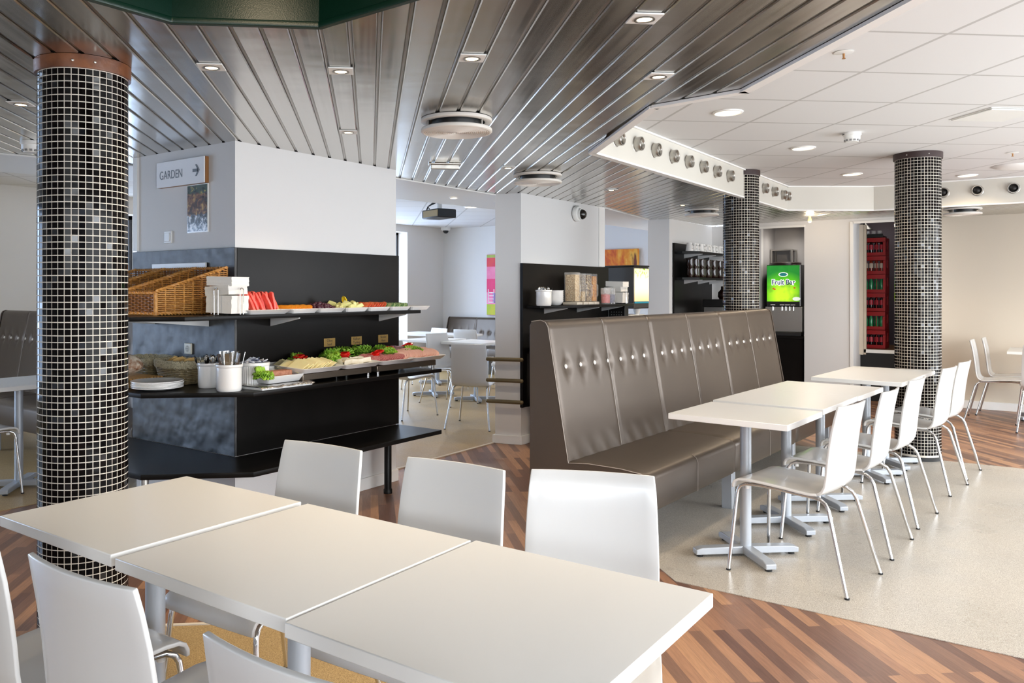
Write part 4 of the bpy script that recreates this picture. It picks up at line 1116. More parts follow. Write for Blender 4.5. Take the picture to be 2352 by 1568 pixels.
for z, lb in ((.822, 'uppermost of three bronze bump rails on the second white pier'), (.62, 'middle of three bronze bump rails on the second white pier'), (.417, 'lowest of three bronze bump rails on the second white pier')):
    t = thing('bump_rail', lb, 'rail', (-4.24, 6.575, z), R(15.6), 'bronze bump rails')
    b = MB().tube([(-.165, 0, 0), (-.16, 0, 0), (.17, 0, 0), (.175, 0, 0)], .019, 12)
    b.ball((-.165, 0, 0), .019, n=8); b.ball((.175, 0, 0), .019, n=8)
    b.build('bar', M_brass, t, smooth=True)
    for xx in (-.08, .09): MB().tube([(xx, 0, 0), (xx, .065, 0)], .008, 8).build('mount', M_brass, t, smooth=True)
crock(-3.91, 6.76, ZB, .074, .15, 'white crock of teaspoons on the cereal shelf of the second pier', g='crock on the cereal shelf')
cutlery(-3.91, 6.76, ZB + .014, .062, 12, 'spoon', 'teaspoon standing in the crock on the cereal shelf', 'spoons on the cereal shelf', 9, .19)
for k in range(6):
    o = MB().lathe([(0, .002), (.04, .0), (.055, .006), (.078, .034), (.082, .05), (.079, .05), (.074, .035), (.05, .01), (0, .008)], n=30)
    tag(o.build('cereal_bowl', M_porc, smooth=True, loc=(-3.90, 6.965, ZB + .001 + .019 * k)), '%s white bowl from the bottom of the stack beside the cereal dispensers' % ordinal(k), 'bowl', 'stack of cereal bowls')
M_acr = mat('clear_acrylic', '#ffffff', .04, alpha=.16, spec=.7)
def m_cereal(nm, a, b_, c): 
    q = NT(nm); nz = q.n('ShaderNodeTexVoronoi', i_Scale=85); q.l(q.obj(), nz.inputs['Vector'])
    sp = q.n('ShaderNodeSeparateColor'); q.l(nz.outputs['Color'], sp.inputs[0])
    q.l(q.ramp(sp.outputs[0], [(.2, lin(a)), (.5, lin(b_)), (.85, lin(c))]), q.b.inputs['Base Color']); q.b.inputs['Roughness'].default_value = .7
    q.bump(nz.outputs['Distance'], .6, .01); return q.m
for (y, w_, h, fill, m, lb) in ((7.37, .052, .31, .27, m_cereal('oat_flakes', '#cdb48c', '#dbc7a2', '#b89a6e'), 'clear dispenser of pale oat flakes, leftmost on the cereal shelf'),
                         (7.505, .042, .30, .10, m_cereal('pale_muesli', '#c9b08a', '#a0835c', '#e0cfae'), 'nearly empty clear dispenser with handle beside the oat flakes'),
                         (7.625, .052, .30, .27, m_cereal('dark_muesli', '#6d4a2a', '#d8c195', '#3d2a1a'), 'clear dispenser of brown muesli in the middle of the cereal shelf'),
                         (7.755, .05, .30, .26, m_cereal('corn_flakes', '#d08a36', '#e0a850', '#b36f24'), 'clear dispenser of golden cornflakes at the right')):
    t = thing('cereal_dispenser', lb, 'dispenser', (-3.93, y, ZB + .001), 0, 'clear cereal dispensers')
    b = MB().box(-.065, .065, -w_, w_, .028, h + .02); b.bm.faces.ensure_lookup_table(); b.build('case', M_acr, t, bevel=.006)
    MB().box(-.058, .058, -w_ + .006, w_ - .006, .034, .034 + fill).build('cereal', m, t, bevel=.004)
    MB().box(-.08, .085, -w_ - .005, w_ + .005, .0, .027).build('base', mat('frosted_plastic', '#d9d2c6', .35), t, bevel=.004)
    MB().tube([(.06, w_ * .3, .08), (.085, w_ * .3, .09), (.085, w_ * .3, .2), (.06, w_ * .3, .21)], .007, 8).build('handle', M_acr, t, smooth=True)
for y, c, c2, lb in ((7.86, '#c8242c', '#e0646a', 'glass of red berries between the cereals and the napkins'), (7.985, '#27345f', '#5a6ca0', 'glass of dark blue berries next to the napkins')):
    t = thing('berry_glass', lb, 'glass', (-3.80, y, ZB + .001))
    MB().lathe([(0, .002), (.045, .0), (.05, .006), (.052, .17), (.049, .17), (.046, .01), (0, .012)], n=24).build('glass', M_acr, t, smooth=True)
    MB().lathe([(0, .013), (.044, .014), (.046, .10), (0, .112)], n=20).build('berries', mat('berries_' + c[1:], c, .4, var=(60, c2, .8), bump=(80, .6)), t, smooth=True)
napkins(-3.86, 8.26, ZB + .001, R(2), 'wire napkin holder at the right end of the cereal shelf', 1.12)
t = thing('serving_bowl', 'white round lidded pot on the lower counter of the second pier', 'bowl', (-3.83, 6.98, .914))
MB().lathe([(0, .001), (.10, .001), (.125, .03), (.13, .13), (.145, .133), (.145, .145), (.125, .15), (0, .15)], n=32).build('body', M_porc, t, smooth=True)
b = MB(); rows = []
for i in range(20): rows.append([(-4.07 + .42 * j / 14 + rg.uniform(-.002, .002), 6.72 + .5 * i / 19 + rg.uniform(-.002, .002), .903 + (.03 if min(j, 14 - j, i, 19 - i) < 2 else .004) + rg.uniform(-.004, .008)) for j in range(15)])
b.grid(rows); tag(b.build('foil_tray', M_foil, smooth=True, solid=.001), 'crumpled foil tray edge on the counter of the second pier', 'tray')
t = thing('security_camera', 'white dome camera with black eye high on the second pier', 'camera', (-4.10, 7.76, 2.30))
MB().lathe([(0, 0), (.075, 0), (.085, .012), (.085, .03), (.075, .045), (.0, .05)], n=28).xf(Matrix.Rotation(PI / 2, 4, 'Y')).build('mount', M_plastic, t, smooth=True)
MB().ball((.062, .02, -.01), .055, n=14).build('eye', mat('camera_eye', '#141414', .1, coat=.5), t, smooth=True)
MB().lathe([(.05, 0), (.062, .0), (.062, .03), (.05, .03)], n=24).xf(Matrix.Translation((.04, .015, -.005)) @ Matrix.Rotation(PI / 2, 4, 'Y')).build('collar', M_plastic, t, smooth=True)

# juice dispenser with lit orange panel
t = thing('juice_dispenser', 'dark juice dispenser with a glowing orange and leaf front beside the second pier', 'dispenser', (-4.06, 9.10, .90), R(-8))
MB().box(-.5, .15, -.2, .14, .37, .86).build('body', mat('anthracite_case', '#3c3a38', .4), t, bevel=.01)
def m_lit(nm, kind):
    q = NT(nm); b = q.b; v = q.obj(); sp = q.n('ShaderNodeSeparateXYZ'); q.l(v, sp.inputs[0])
    if kind == 'orange':
        base = q.ramp(sp.outputs['Z'], [(.46, lin('#f6c48c')), (.56, lin('#fbe6bd')), (.7, lin('#fff3d8')), (.82, lin('#fbe9b4'))])
        nz = q.noise(q.obj(), 30, 3); k = q.n('ShaderNodeMath', operation='MULTIPLY'); z2 = q.ramp(sp.outputs['Z'], [(.7, (0, 0, 0)), (.82, (1, 1, 1))])
        lf = q.ramp(nz.outputs['Fac'], [(.54, (0, 0, 0)), (.57, (1, 1, 1))]); q.l(lf, k.inputs[0]); q.l(z2, k.inputs[1])
        c = q.mix(k.outputs[0], base, lin('#7fae2c')); st = .75
    else:
        nz = q.noise(q.obj(), 5, 3); gr = q.n('ShaderNodeTexGradient', gradient_type='SPHERICAL')
        mp = q.obj(loc=(0, 0, -.55 * 2.6), scale=(2.6, 2.6, 2.6)); q.l(mp, gr.inputs[0])
        base = q.ramp(gr.outputs['Fac'], [(.1, lin('#1f7a2a')), (.4, lin('#52b018')), (.75, lin('#b4e02a'))])
        lf = q.ramp(nz.outputs['Fac'], [(.5, (0, 0, 0)), (.6, (.35,) * 3)])
        c = q.mix(lf, base, lin('#156a24')); st = .9
    q.l(c, b.inputs['Base Color']); q.l(c, b.inputs['Emission Color']); b.inputs['Emission Strength'].default_value = st; b.inputs['Roughness'].default_value = .2
    return q.m
MB().box(.1502, .158, -.185, .125, .455, .84).build('lit_panel', m_lit('orange_backlit_print', 'orange'), t)
MB().box(.1502, .157, -.185, .125, .432, .452).build('blue_stripe', mat('teal_stripe', '#2a9bb8', .4), t)
MB().box(-.30, .16, -.2, .14, .861, .878).build('lid', M_black, t, bevel=.006)
MB().box(-.2, .12, -.2, .14, 0, .30).build('foot', M_plastic, t, bevel=.02)
MB().lathe([(0, .0), (.02, 0), (.045, .09), (0, .095)], (.09, -.03, .275), 16).build('nozzle', M_plastic, t, smooth=True)
MB().box(.1201, .126, -.06, .0, .12, .26).build('button', mat('green_label', '#7fc12e', .4), t)
t = thing('drinks_counter', 'dark counter under the juice dispenser, mostly behind the banquette', 'counter', (-4.15, 9.1, 0))
MB().box(-.4, .22, -.36, .36, .86, .899).build('top', M_blacklam, t, bevel=.003)
MB().box(-.38, .18, -.34, .34, .001, .86).build('body', M_blacklam, t)
t = thing('speaker_grille_box', 'dark perforated box hanging under the right end of the cereal shelf', 'box', (-3.96, 8.52, 1.1))
MB().box(-.1, .1, -.05, .05, 0, .211).build('case', M_black, t, bevel=.004)
b = MB()
for i in range(5):
    for j in range(5): b.lathe([(0, .002), (.006, .001), (.006, 0)], (-.06 + .03 * i, .02 + .03 * j, 0), 8)
b.xf(face_mtx((-.0, -.0502, .0), 0, -1)).build('perforation', M_grey, t)

# pictures
M_a1 = m_art('orange_abstract', [(.30, '#b3260f'), (.42, '#d8650e'), (.52, '#e88f17'), (.60, '#f0b445'), (.68, '#6d2a12')], 4.5, .4, sc=(1, 1, .45))
t = thing('wall_picture', 'orange and red abstract canvas on the white wall behind the juice dispenser', 'picture', (-5.92, 12.68, 1.83))
MB().box(-.42, .40, -.035, -.001, -.345, .345).build('canvas', M_a1, t, bevel=.003)
t = thing('wall_picture', 'tall colourful abstract canvas of pink, yellow, purple and green in the back room', 'picture', (-8.2, 12.68, 1.59))
b = MB(); mts = [mat('art_' + c, '#' + c, .6, var=(7, '#' + d, .6)) for c, d in (('d8345c', 'e25a3c'), ('f3d01e', 'f0b030'), ('f291b4', 'e86a9a'), ('e8407a', 'd62a58'), ('6b3590', '8d4bb0'), ('a5c13a', 'd9c534'), ('7fae54', 'c9c05a'))]
MB().box(-.34, .4, -.03, -.001, -.565, .565).build('canvas', mts[2], t, bevel=.003)
for k, (x0, x1, z0, z1, mi) in enumerate(((-.338, -.13, .34, .50, 0), (-.13, .2, .12, .46, 1), (-.338, -.13, .12, .33, 2), (-.338, .3, -.14, .11, 3), (-.2, .398, -.34, -.15, 4), (-.338, .398, -.56, -.36, 5), (-.338, .398, .505, .56, 6), (.21, .398, .12, .5, 0))):
    MB().box(x0, x1, -.0335, -.0301, z0, z1).build('colour_field', mts[mi], t)
b = MB()
for k in range(4): b.box(-.31, -.17, -.0345, -.0302, -.33 + .06 * k, -.318 + .06 * k)
b.box(-.31, -.295, -.0345, -.0302, -.34, -.08).box(-.185, -.17, -.0345, -.0302, -.34, -.08).build('ladder_motif', M_whitepaint, t)

# projector and dome camera in the back room
t = thing('projector', 'dark video projector hanging from the back room ceiling', 'projector', (-5.95, 7.8, 2.41), R(-20))
MB().box(-.2, .17, -.13, .13, -.06, .045).build('case', M_black, t, bevel=.012)
MB().box(-.16, .16, -.134, -.13, -.045, .03).build('grille', mat('projector_grille', '#a08a58', .5), t)
MB().lathe([(0, .28), (.08, .28), (.08, .262), (.03, .25), (.03, .06), (.05, .047), (0, .046)], n=16).build('mount', M_plastic, t, smooth=True)
b = MB()
for k in range(3): b.tube([(-.2, -.05 + .04 * k, 0), (-.26, -.05 + .04 * k, .02 + .02 * k), (-.22, -.03, .1), (-.05, .02, .15 + .02 * k)], .006, 6)
b.build('cable', M_black, t, smooth=True)
t = thing('dome_camera', 'small white dome camera in the corner of the back room ceiling', 'camera', (-9.35, 12.45, ZW - .001))
MB().lathe([(0, 0), (.09, 0), (.09, -.05), (.065, -.06), (0, -.06)], n=20).build('housing', M_plastic, t, smooth=True)
MB().ball((0, 0, -.062), .055, n=12).build('eye', M_black, t, smooth=True)

# ------------------------------------------------------------------ far end: mug shelves, fruit bar, crates
t = thing('wall_panelling', 'black panel carrying the mug shelves in the far recess', 'panel', (-4.05, 10.4, 0))
MB().box(.0, .02, -.02, 1.44, .9, 2.11).build('board', M_blacklam, t)
for z, lb in ((2.0, 'upper black shelf of white mugs in the far recess'), (1.655, 'lower black shelf of dark glasses in the far recess')):
    t = thing('mug_shelf', lb, 'shelf', (-4.03, 10.4, 0), 0, 'far recess shelves')
    MB().prism([(0, .0), (.1, .0), (.28, .14), (.28, 1.42), (0, 1.42)], z - .028, z).build('board', M_blacklam, t)
    for yy in (.33, .86, 1.33): wedge_x(.001, .25, yy, z - .0285, .055).build('bracket', M_bracket, t)
g = 'white mugs on the upper recess shelf'
def mug(x, y, z, label):
    t = thing('mug', label, 'mug', (x, y, z), R(rng.uniform(-20, 20)), g)
    MB().lathe([(0, .11), (.034, .112), (.052, .004), (.05, .001), (.046, .004), (.03, .1), (0, .1)], n=16).build('body', M_porc, t, smooth=True)
    MB().tube([(.044, -.01, .03), (.068, -.03, .03), (.07, -.032, .07), (.04, -.01, .085)], .006, 6).build('handle', M_porc, t, smooth=True)
    return t
for k in range(11):
    lb = 'white mug upside down, %s from the left on the upper far shelf' % ordinal(k)
    if k == 0: m0 = mug(-3.87, 10.50, 2.001, lb)
    else: dup(m0, (-3.87 + .015 * (k % 2), 10.50 + .125 * k, 2.001), R(rng.uniform(-20, 20)), lb)
M_amb = mat('dark_brown_glass', '#24100c', .08, coat=.5)
d0 = None
for k in range(11):
    for r_ in range(2):
        lb = 'dark brown glass stacked %s on the lower far shelf' % ('in the bottom row', 'in the top row')[r_]
        if d0 is None: d0 = one('dark_glass', MB().lathe([(0, 0), (.036, 0), (.048, .05), (.044, .1), (.048, .125), (.044, .125), (0, .11)], n=14), M_amb, lb, 'glass', 'dark glasses on the lower recess shelf', smooth=True); o = d0
        else: o = dup(d0, label=lb)
        o.location = (-3.87 + .02 * (k % 2), 10.52 + .122 * k, 1.657 + .122 * r_)
t = thing('back_counter', 'black counter of the far recess behind the banquette', 'counter', (-3.9, 11.1, 0))
MB().box(-.14, .40, -.7, .78, .001, .90).build('body', M_blacklam, t, bevel=.003)
t = thing('coffee_maker', 'dark coffee maker with glass jug in the far recess beside the column', 'coffee maker', (-3.72, 11.35, .90))
MB().box(-.16, .18, -.3, .36, .001, .05).build('base', M_black, t, bevel=.006)
MB().box(-.16, .17, -.28, .02, .05, .36).build('tank', M_steel, t, bevel=.006)
MB().box(-.16, .17, .06, .34, .05, .36).build('tank', M_black, t, bevel=.006)
MB().box(-.17, .19, -.3, .36, .362, .46).build('hotplate', M_black, t, bevel=.006)
MB().lathe([(0, .462), (.07, .462), (.09, .50), (.085, .56), (.05, .60), (.05, .64), (0, .645)], (.05, -.05, 0), 20).build('jug', M_amb, t, smooth=True)
MB().box(.095, .101, -.10, .0, .56, .60).build('label', M_gold, t)
MB().tube([(.05, .05, .62), (.05, .12, .6), (.05, .13, .52), (.05, .05, .5)], .01, 8).build('handle', M_black, t, smooth=True)
t = thing('glass_rack', 'steel glass rack in the niche between column and fruit bar machine', 'rack', (-3.19, 12.46, .86))
for x in (-.14, .14):
    for y in (-.11, .11): MB().box(x - .014, x + .014, y - .014, y + .014, 0, 1.22).build('post', M_steel, t)
for z in (.3, .6, .9, 1.2): MB().box(-.15, .15, -.12, .12, z, z + .018).build('tier', M_steel, t)
g0 = None
for r_ in range(4):
    for k in range(3):
        lb = 'drinking glass on the steel rack in the niche, %s tier' % ('lowest', 'second', 'third', 'top')[r_]
        if g0 is None: g0 = one('drinking_glass', MB().lathe([(0, 0), (.03, 0), (.036, .11), (.034, .11), (.028, .006), (0, .006)], n=12), M_acr, lb, 'glass', 'glasses on the steel rack', smooth=True); o = g0
        else: o = dup(g0, label=lb)
        o.location = (-3.27 + .08 * k, 12.44, .86 + (.02 if r_ == 0 else .3 * r_ + .02))
t = thing('niche_counter', 'black cabinet under the fruit bar machine', 'counter', (-3.02, 12.1, 0))
MB().box(-.30, .26, -.36, .45, .001, .82).build('body', M_blacklam, t, bevel=.003)
MB().box(-.30, .27, -.37, .45, .82, .858).build('top', M_blacklam, t, bevel=.003)
t = thing('fruit_bar_machine', 'drinks machine with glowing green Fruit Bar front in the far niche', 'drinks machine', (-3.035, 11.86, .86), R(6))
MB().box(-.225, .225, .0, .40, .40, .98).build('case', M_black, t, bevel=.008)
MB().box(-.218, .205, -.012, -.0005, .47, .97).build('lit_panel', m_lit('green_backlit_print', 'green'), t)
MB().box(.2055, .222, -.014, -.0, .41, .975).build('chrome_edge', M_chrome, t)
MB().box(-.218, .205, -.012, -.0005, .405, .468).build('control_strip', M_black, t)
for x in (-.14, -.02, .05, .12): MB().box(x - .03, x + .03, -.014, -.0121, .418, .430).build('label_strip', M_plastic, t)
MB().lathe([(0, .981), (.2, .981), (.2, 1.01), (.17, 1.02), (0, 1.02)], (0, .2, 0), 32).build('lid', mat('brown_lid', '#2d1512', .35), t, smooth=True)
text('Fruit Bar', .098, mat('navy_letter', '#12305e', .4, emit='#12305e', es=.3), t, face_mtx((-.005, -.0145, .735), 0, -1), bold=.002, ext=.0006, sx=.86)
text('Fruit Bar', .098, mat('white_letter', '#ffffff', .4, emit='#ffffff', es=.8), t, face_mtx((-.005, -.0130, .735), 0, -1), 'lettering_outline', bold=.009, ext=.0004, sx=.86)
lg = MB(); lg.prism([(.062 * math.cos(a), .032 * math.sin(a)) for a in [2 * PI * i / 24 for i in range(24)]], 0, .001); lg.xf(face_mtx((-.005, -.0135, .845), 0, -1)).build('logo_oval', mat('logo_white', '#eef4ee', .4, emit='#eef4ee', es=.6), t)
lg = MB(); lg.prism([(.05 * math.cos(a), .022 * math.sin(a) + .003) for a in [2 * PI * i / 24 for i in range(24)]], 0, .001); lg.xf(face_mtx((-.005, -.0148, .842), 0, -1)).build('logo_band', mat('logo_teal', '#1f7f80', .4, emit='#1f7f80', es=.4), t)
lg = MB(); lg.prism([(.05 * math.cos(a), .026 * math.sin(a)) for a in [2 * PI * i / 20 for i in range(20)]], 0, .001); lg.xf(face_mtx((.165, -.0135, .508), 0, -1)).build('logo_corner', mat('logo_white', '#eef4ee'), t)
b = MB()
for x, z in ((-.13, .65), (-.115, .64), (.14, .66)): b.ball((x, -.014, z), .014, 1, .3, .8, 8)
b.build('berry_motif', mat('orange_motif', '#c9641c', .4, emit='#c9641c', es=.5), t, smooth=True)
MB().box(-.24, .24, .0, .36, .05, .398).build('back_splash', M_steel, t, bevel=.004)
for x in (-.14, -.02, .03, .08, .13): MB().tube([(x, -.02, .40), (x, -.02, .345)], .008, 8).build('nozzle', M_chrome, t, smooth=True)
MB().box(-.24, .24, -.12, .36, .0, .05).build('drip_tray', M_black, t, bevel=.004)

# crates of bottles in the store room
M_b = {'cola': mat('cola_glass', '#1a0d0c', .1, coat=.4), 'green': mat('green_glass', '#1f8a52', .1, coat=.4, var=(20, '#46b47a', .6)), 'amber': mat('amber_glass', '#8a2a18', .15, coat=.3)}
M_cap = mat('red_label', '#c23446', .4); M_lb = mat('pale_label', '#d8c9b8', .5)
kinds = ['cola', 'green', 'cola', 'green', 'amber', 'cola']
protoc = None; pb = {}
for i in range(6):
    z = .687 + i * .2535
    lb = 'red plastic crate in the store room stack, %s from the bottom' % ordinal(i)
    if protoc is None:
        t = thing('bottle_crate', lb, 'crate', (-2.08, 12.62, z), 0, 'red bottle crates')
        b = MB(); wx, wy, h = .21, .16, .25
        for y in (-wy, wy - .014):
            b.box(-wx, wx, y, y + .014, 0, .05).box(-wx, wx, y, y + .014, .195, h).box(-wx, -wx + .02, y, y + .014, .05, .185).box(wx - .03, wx, y, y + .014, .05, .185).box(.10, .108, y, y + .014, .05, .185)
        for x in (-wx, wx - .014): b.box(x, x + .014, -wy + .014, wy - .014, 0, .09).box(x, x + .014, -wy + .014, wy - .014, .21, h).box(x, x + .014, -wy + .014, -.06, .09, .21).box(x, x + .014, .06, wy - .014, .09, .21)
        b.box(-wx, wx, -wy, wy, 0, .01)
        b.build('shell', M_net, t); protoc = t
    else: dup(protoc, (-2.08 + rng.uniform(-.004, .004), 12.62, z), label=lb)
    kd = kinds[i]
    for k in range(6):
        lb = '%s bottle in the front row of the %s red crate from the bottom' % ({'cola': 'dark red capped', 'green': 'green', 'amber': 'amber red'}[kd], ordinal(i))
        if kd not in pb:
            t = thing('bottle', lb, 'bottle', (0, 0, 0), 0, 'bottles in the red crates')
            MB().lathe([(0, .001), (.025, .001), (.027, .01), (.027, .12), (.025, .145), (.013, .18), (.011, .205), (.0125, .21), (0, .212)], n=16).build('glass', M_b[kd], t, smooth=True)
            MB().lathe([(.0273, .08), (.0278, .08), (.0278, .135), (.0258, .146)], n=16).build('label_band', M_cap if kd == 'cola' else (M_lb if kd == 'amber' else M_b[kd]), t, smooth=True)
            MB().lathe([(.0145, .2), (.015, .214), (0, .216)], n=12).build('cap', M_cap if kd != 'green' else M_b['green'], t, smooth=True)
            pb[kd] = t; o = t
        else: o = dup(pb[kd], label=lb)
        o['label'] = lb; o.location = (-2.25 + .0655 * k, 12.515, z + .0115); o['group'] = 'bottles in red crate %s from the bottom' % ordinal(i)
t = tag(MB().box(-2.29, -1.90, 12.48, 12.78, 2.212, 2.235).box(-2.29, -1.90, 12.48, 12.49, 2.235, 2.26).build('glass_tray', M_black), 'black tray of small glasses on top of the red crates', 'tray')
for k in range(5):
    o = one('small_glass', MB().lathe([(0, 0), (.026, 0), (.03, .07), (.027, .07), (.024, .005), (0, .005)], n=12), M_acr, 'small clear glass on the tray above the red crates', 'glass', 'small glasses above the crates', smooth=True, loc=(-2.25 + .075 * k, 12.53, 2.236)) if k == 0 else dup(o, (-2.25 + .075 * k, 12.53, 2.236))
t = thing('store_lamp', 'dark pendant lampshade just inside the store room doorway', 'lamp', (-2.2, 12.9, 2.35))
MB().lathe([(.02, .10), (.03, .08), (.11, .0), (.105, .0), (.025, .075)], n=20).build('shade', M_black, t, smooth=True)
MB().tube([(0, 0, .09), (0, 0, .44)], .004, 6).build('cord', M_black, t)

# ------------------------------------------------------------------ ceiling fixtures
def lamp(parent, kind, loc, power, col, size=.05, angle=120, blend=.6):
    L = bpy.data.lights.new('lamp', kind); L.energy = power; L.color = col
    if kind == 'SPOT': L.spot_size = R(angle); L.spot_blend = blend; L.shadow_soft_size = size
    else: L.shadow_soft_size = size
    o = bpy.data.objects.new('lamp', L); C.objects.link(o); o.parent = parent; o.location = loc
    return o
WARM = (1, .80, .55)
def downlight_parts(t):
    MB().box(-.052, .052, -.052, .052, -.006, .0).build('trim_plate', M_plastic, t, bevel=.0015)
    MB().lathe([(.034, -.0062), (.036, -.009), (.028, -.0095), (.026, -.007)], n=24).build('bezel', M_steel, t, smooth=True)
    MB().lathe([(0, -.0075), (.0255, -.0068), (.0255, -.0062)], n=24).build('bulb', M_lamp, t, smooth=True)
sq = [(-2.832, 2.137, 'beside the mosaic column at left'), (-2.441, 2.506, 'in front of the buffet pier, second from the column'), (-1.883, 2.683, 'above the big round vent, nearest to it'), (-1.135, 2.65, 'largest one at the top right of the slats'), (-1.391, 3.40, 'below the largest one, near the white ceiling edge'),
      (-3.348, 3.499, 'over the white face of the buffet pier'), (-3.344, 5.242, 'left of the second round vent'), (-4.156, 1.985, 'left of the mosaic column'), (-3.311, 6.968, 'beyond the second round vent, before the second pier'), (-3.273, 8.672, 'farthest one near the middle column')]
d0 = None
for x, y, lb in sq:
    lb = 'square slat ceiling spotlight ' + lb
    if d0 is None:
        d0 = thing('spotlight', lb, 'ceiling light', (x, y, ZS - .0005), SL, 'square slat ceiling spotlights'); downlight_parts(d0); o = d0
    else: o = dup(d0, (x, y, ZS - .0005), SL, lb)
    lamp(o, 'SPOT', (0, 0, -.02), 15, WARM, .03, 115)
def round_parts(t, r):
    MB().lathe([(r, -.001), (r * 1.22, -.001), (r * 1.2, -.008), (r * 1.05, -.012), (r, -.008)], n=40).build('bezel', M_whitepaint, t, smooth=True)
    MB().lathe([(0, -.006), (r, -.006), (r, -.002)], n=36).build('diffuser', M_glow, t, smooth=True)
d0 = None
for x, y, lb in ((-1.782, 5.554, 'nearest and largest of the four'), (-1.717, 7.323, 'second in the line, left of the smoke detector'), (-1.697, 9.263, 'left of the right mosaic column'), (-.753, 10.09, 'right of the right mosaic column')):
    lb = 'round white ceiling downlight, ' + lb
    if d0 is None: d0 = thing('downlight', lb, 'ceiling light', (x, y, ZW), 0, 'round downlights in the white ceiling'); round_parts(d0, .082); o = d0
    else: o = dup(d0, (x, y, ZW), 0, lb)
    lamp(o, 'SPOT', (0, 0, -.03), 26, WARM, .08, 150, .8)
t = thing('downlight', 'small round downlight in the flat soffit before the back room', 'ceiling light', (-4.858, 6.6, ZS)); round_parts(t, .035); lamp(t, 'SPOT', (0, 0, -.03), 12, WARM, .04, 140)
t = thing('downlight', 'glowing round downlight behind the projector in the back room ceiling', 'ceiling light', (-6.75, 9.6, ZW)); round_parts(t, .09); lamp(t, 'SPOT', (0, 0, -.03), 60, (1, .92, .8), .08, 160)
t = thing('downlight', 'unlit small dark downlight in the soffit above the orange picture', 'ceiling light', (-4.75, 9.6, ZS)); MB().lathe([(0, -.004), (.05, -.004), (.055, -.001)], n=24).build('glass', M_grey, t, smooth=True)
t = thing('pendant_bulb', 'small glowing bulb hanging below the slats before the niche', 'ceiling light', (-2.5, 11.0, ZS - .001))
MB().lathe([(0, .0), (.012, 0), (.012, -.02), (.02, -.035), (.022, -.06), (.015, -.075), (0, -.08)], n=16).build('bulb', mat('amber_bulb', '#ffdc90', .4, emit='#ffb84a', es=6), t, smooth=True); lamp(t, 'POINT', (0, 0, -.12), 8, WARM, .03)

M_ring = mat('ivory_diffuser', '#e9e3da', .5)
def vent(x, y, r, label):
    t = thing('round_vent', label, 'vent', (x, y, ZS), 0, 'round slat ceiling vents')
    MB().lathe([(0, -.002), (r * .99, -.002), (r, -.008), (r, -.018), (r * .97, -.022), (r * .80, -.02)], n=64).build('flange', M_ring, t, smooth=True)
    MB().lathe([(r * .7, -.0), (r * .7, -.055)], n=48).build('throat', M_black, t, smooth=True)
    pr = [(r * .985, -.055), (r * 1.0, -.06), (r * 1.0, -.072), (r * .97, -.076)]
    k = .94
    while k > .05: pr += [(r * k, -.0775), (r * (k - .022), -.0775), (r * (k - .028), -.074), (r * (k - .048), -.074)]; k -= .056
    pr += [(0, -.076)]
    MB().lathe([(0, -.053)] + pr, n=72).build('perforated_disc', M_ring, t, smooth=True, angle=30)
    MB().lathe([(0, -.0785), (.004, -.078), (.004, -.07)], n=8).build('screw', M_grey, t)
    for a in range(3): MB().box(-.004, .004, -.004, .004, -.056, -.02, 0, Matrix.Translation((r * .85 * math.cos(a * 2.1), r * .85 * math.sin(a * 2.1), 0))).build('spacer', M_steel, t)
    return t
vent(-2.63, 3.60, .195, 'big round ivory ceiling vent in the middle of the slats'); vent(-3.355, 5.70, .195, 'round ivory ceiling vent above the second pier'); vent(-3.284, 9.3, .19, 'round ceiling vent left of the middle column'); vent(-.859, 10.95, .19, 'round ceiling vent behind the right mosaic column')
t = thing('ceiling_plate', 'rectangular brushed metal plate hung below the slats before the back room', 'plate', (-3.614, 4.80, ZS - .001), R(42.2))
MB().box(-.105, .105, -.028, .028, -.045, -.012).build('plate', M_steel, t, bevel=.004)
MB().box(-.12, .12, -.035, .035, -.012, .0).build('base', M_steel, t, bevel=.003)
def smoke(x, y, z, label):
    t = thing('smoke_detector', label, 'detector', (x, y, z - .0005), 0, 'white smoke detectors')
    MB().lathe([(0, 0), (.065, 0), (.066, -.018), (.058, -.022), (.058, -.05), (.045, -.07), (.0, -.072)], n=36).build('body', M_plastic, t, smooth=True)
    MB().lathe([(.0645, -.008), (.0668, -.009), (.0668, -.015), (.0645, -.016)], n=36, a0=2, a1=4).build('slot', M_black, t)
    b = MB()
    for k in range(12): a = k * PI / 6; b.box(-.003, .003, -.008, .008, -.066, -.050, 0, Matrix.Rotation(a, 4, 'Z') @ Matrix.Translation((.053, 0, 0)))
    b.build('fin', M_grey, t)
smoke(-5.171, 2.535, ZS, 'white smoke detector half behind the left mosaic column'); smoke(-1.257, 6.861, ZW, 'white smoke detector on the tiled white ceiling')
def sprinkler(x, y, label):
    t = thing('sprinkler', label, 'sprinkler', (x, y, ZW - .0005), 0, 'ceiling sprinklers')
    MB().lathe([(0, -.001), (.045, -.001), (.047, -.004), (.02, -.008), (0, -.008)], n=28).build('rosette', M_plastic, t, smooth=True)
    MB().lathe([(0, -.008), (.006, -.009), (.005, -.03), (.009, -.033), (.009, -.035), (0, -.036)], n=12).build('head', mat('sprinkler_brass', '#b98a5c', .35, .8), t, smooth=True)
sprinkler(-.864, 4.509, 'white sprinkler rosette nearest the slat edge on the white ceiling'); sprinkler(-.31, 8.678, 'far sprinkler rosette at the right edge of the white ceiling')
t = thing('ceiling_vent', 'flat white square vent panel tilting from the white ceiling at right', 'vent', (-.33, 6.73, ZW - .001), SL)
MB().box(-.20, .20, -.20, .20, -.004, 0).build('frame', M_plastic, t, bevel=.001); MB().box(-.19, .19, -.19, .19, -.012, -.004).xf(Matrix.Rotation(R(.7), 4, 'X')).build('flap', M_plastic, t, bevel=.002)
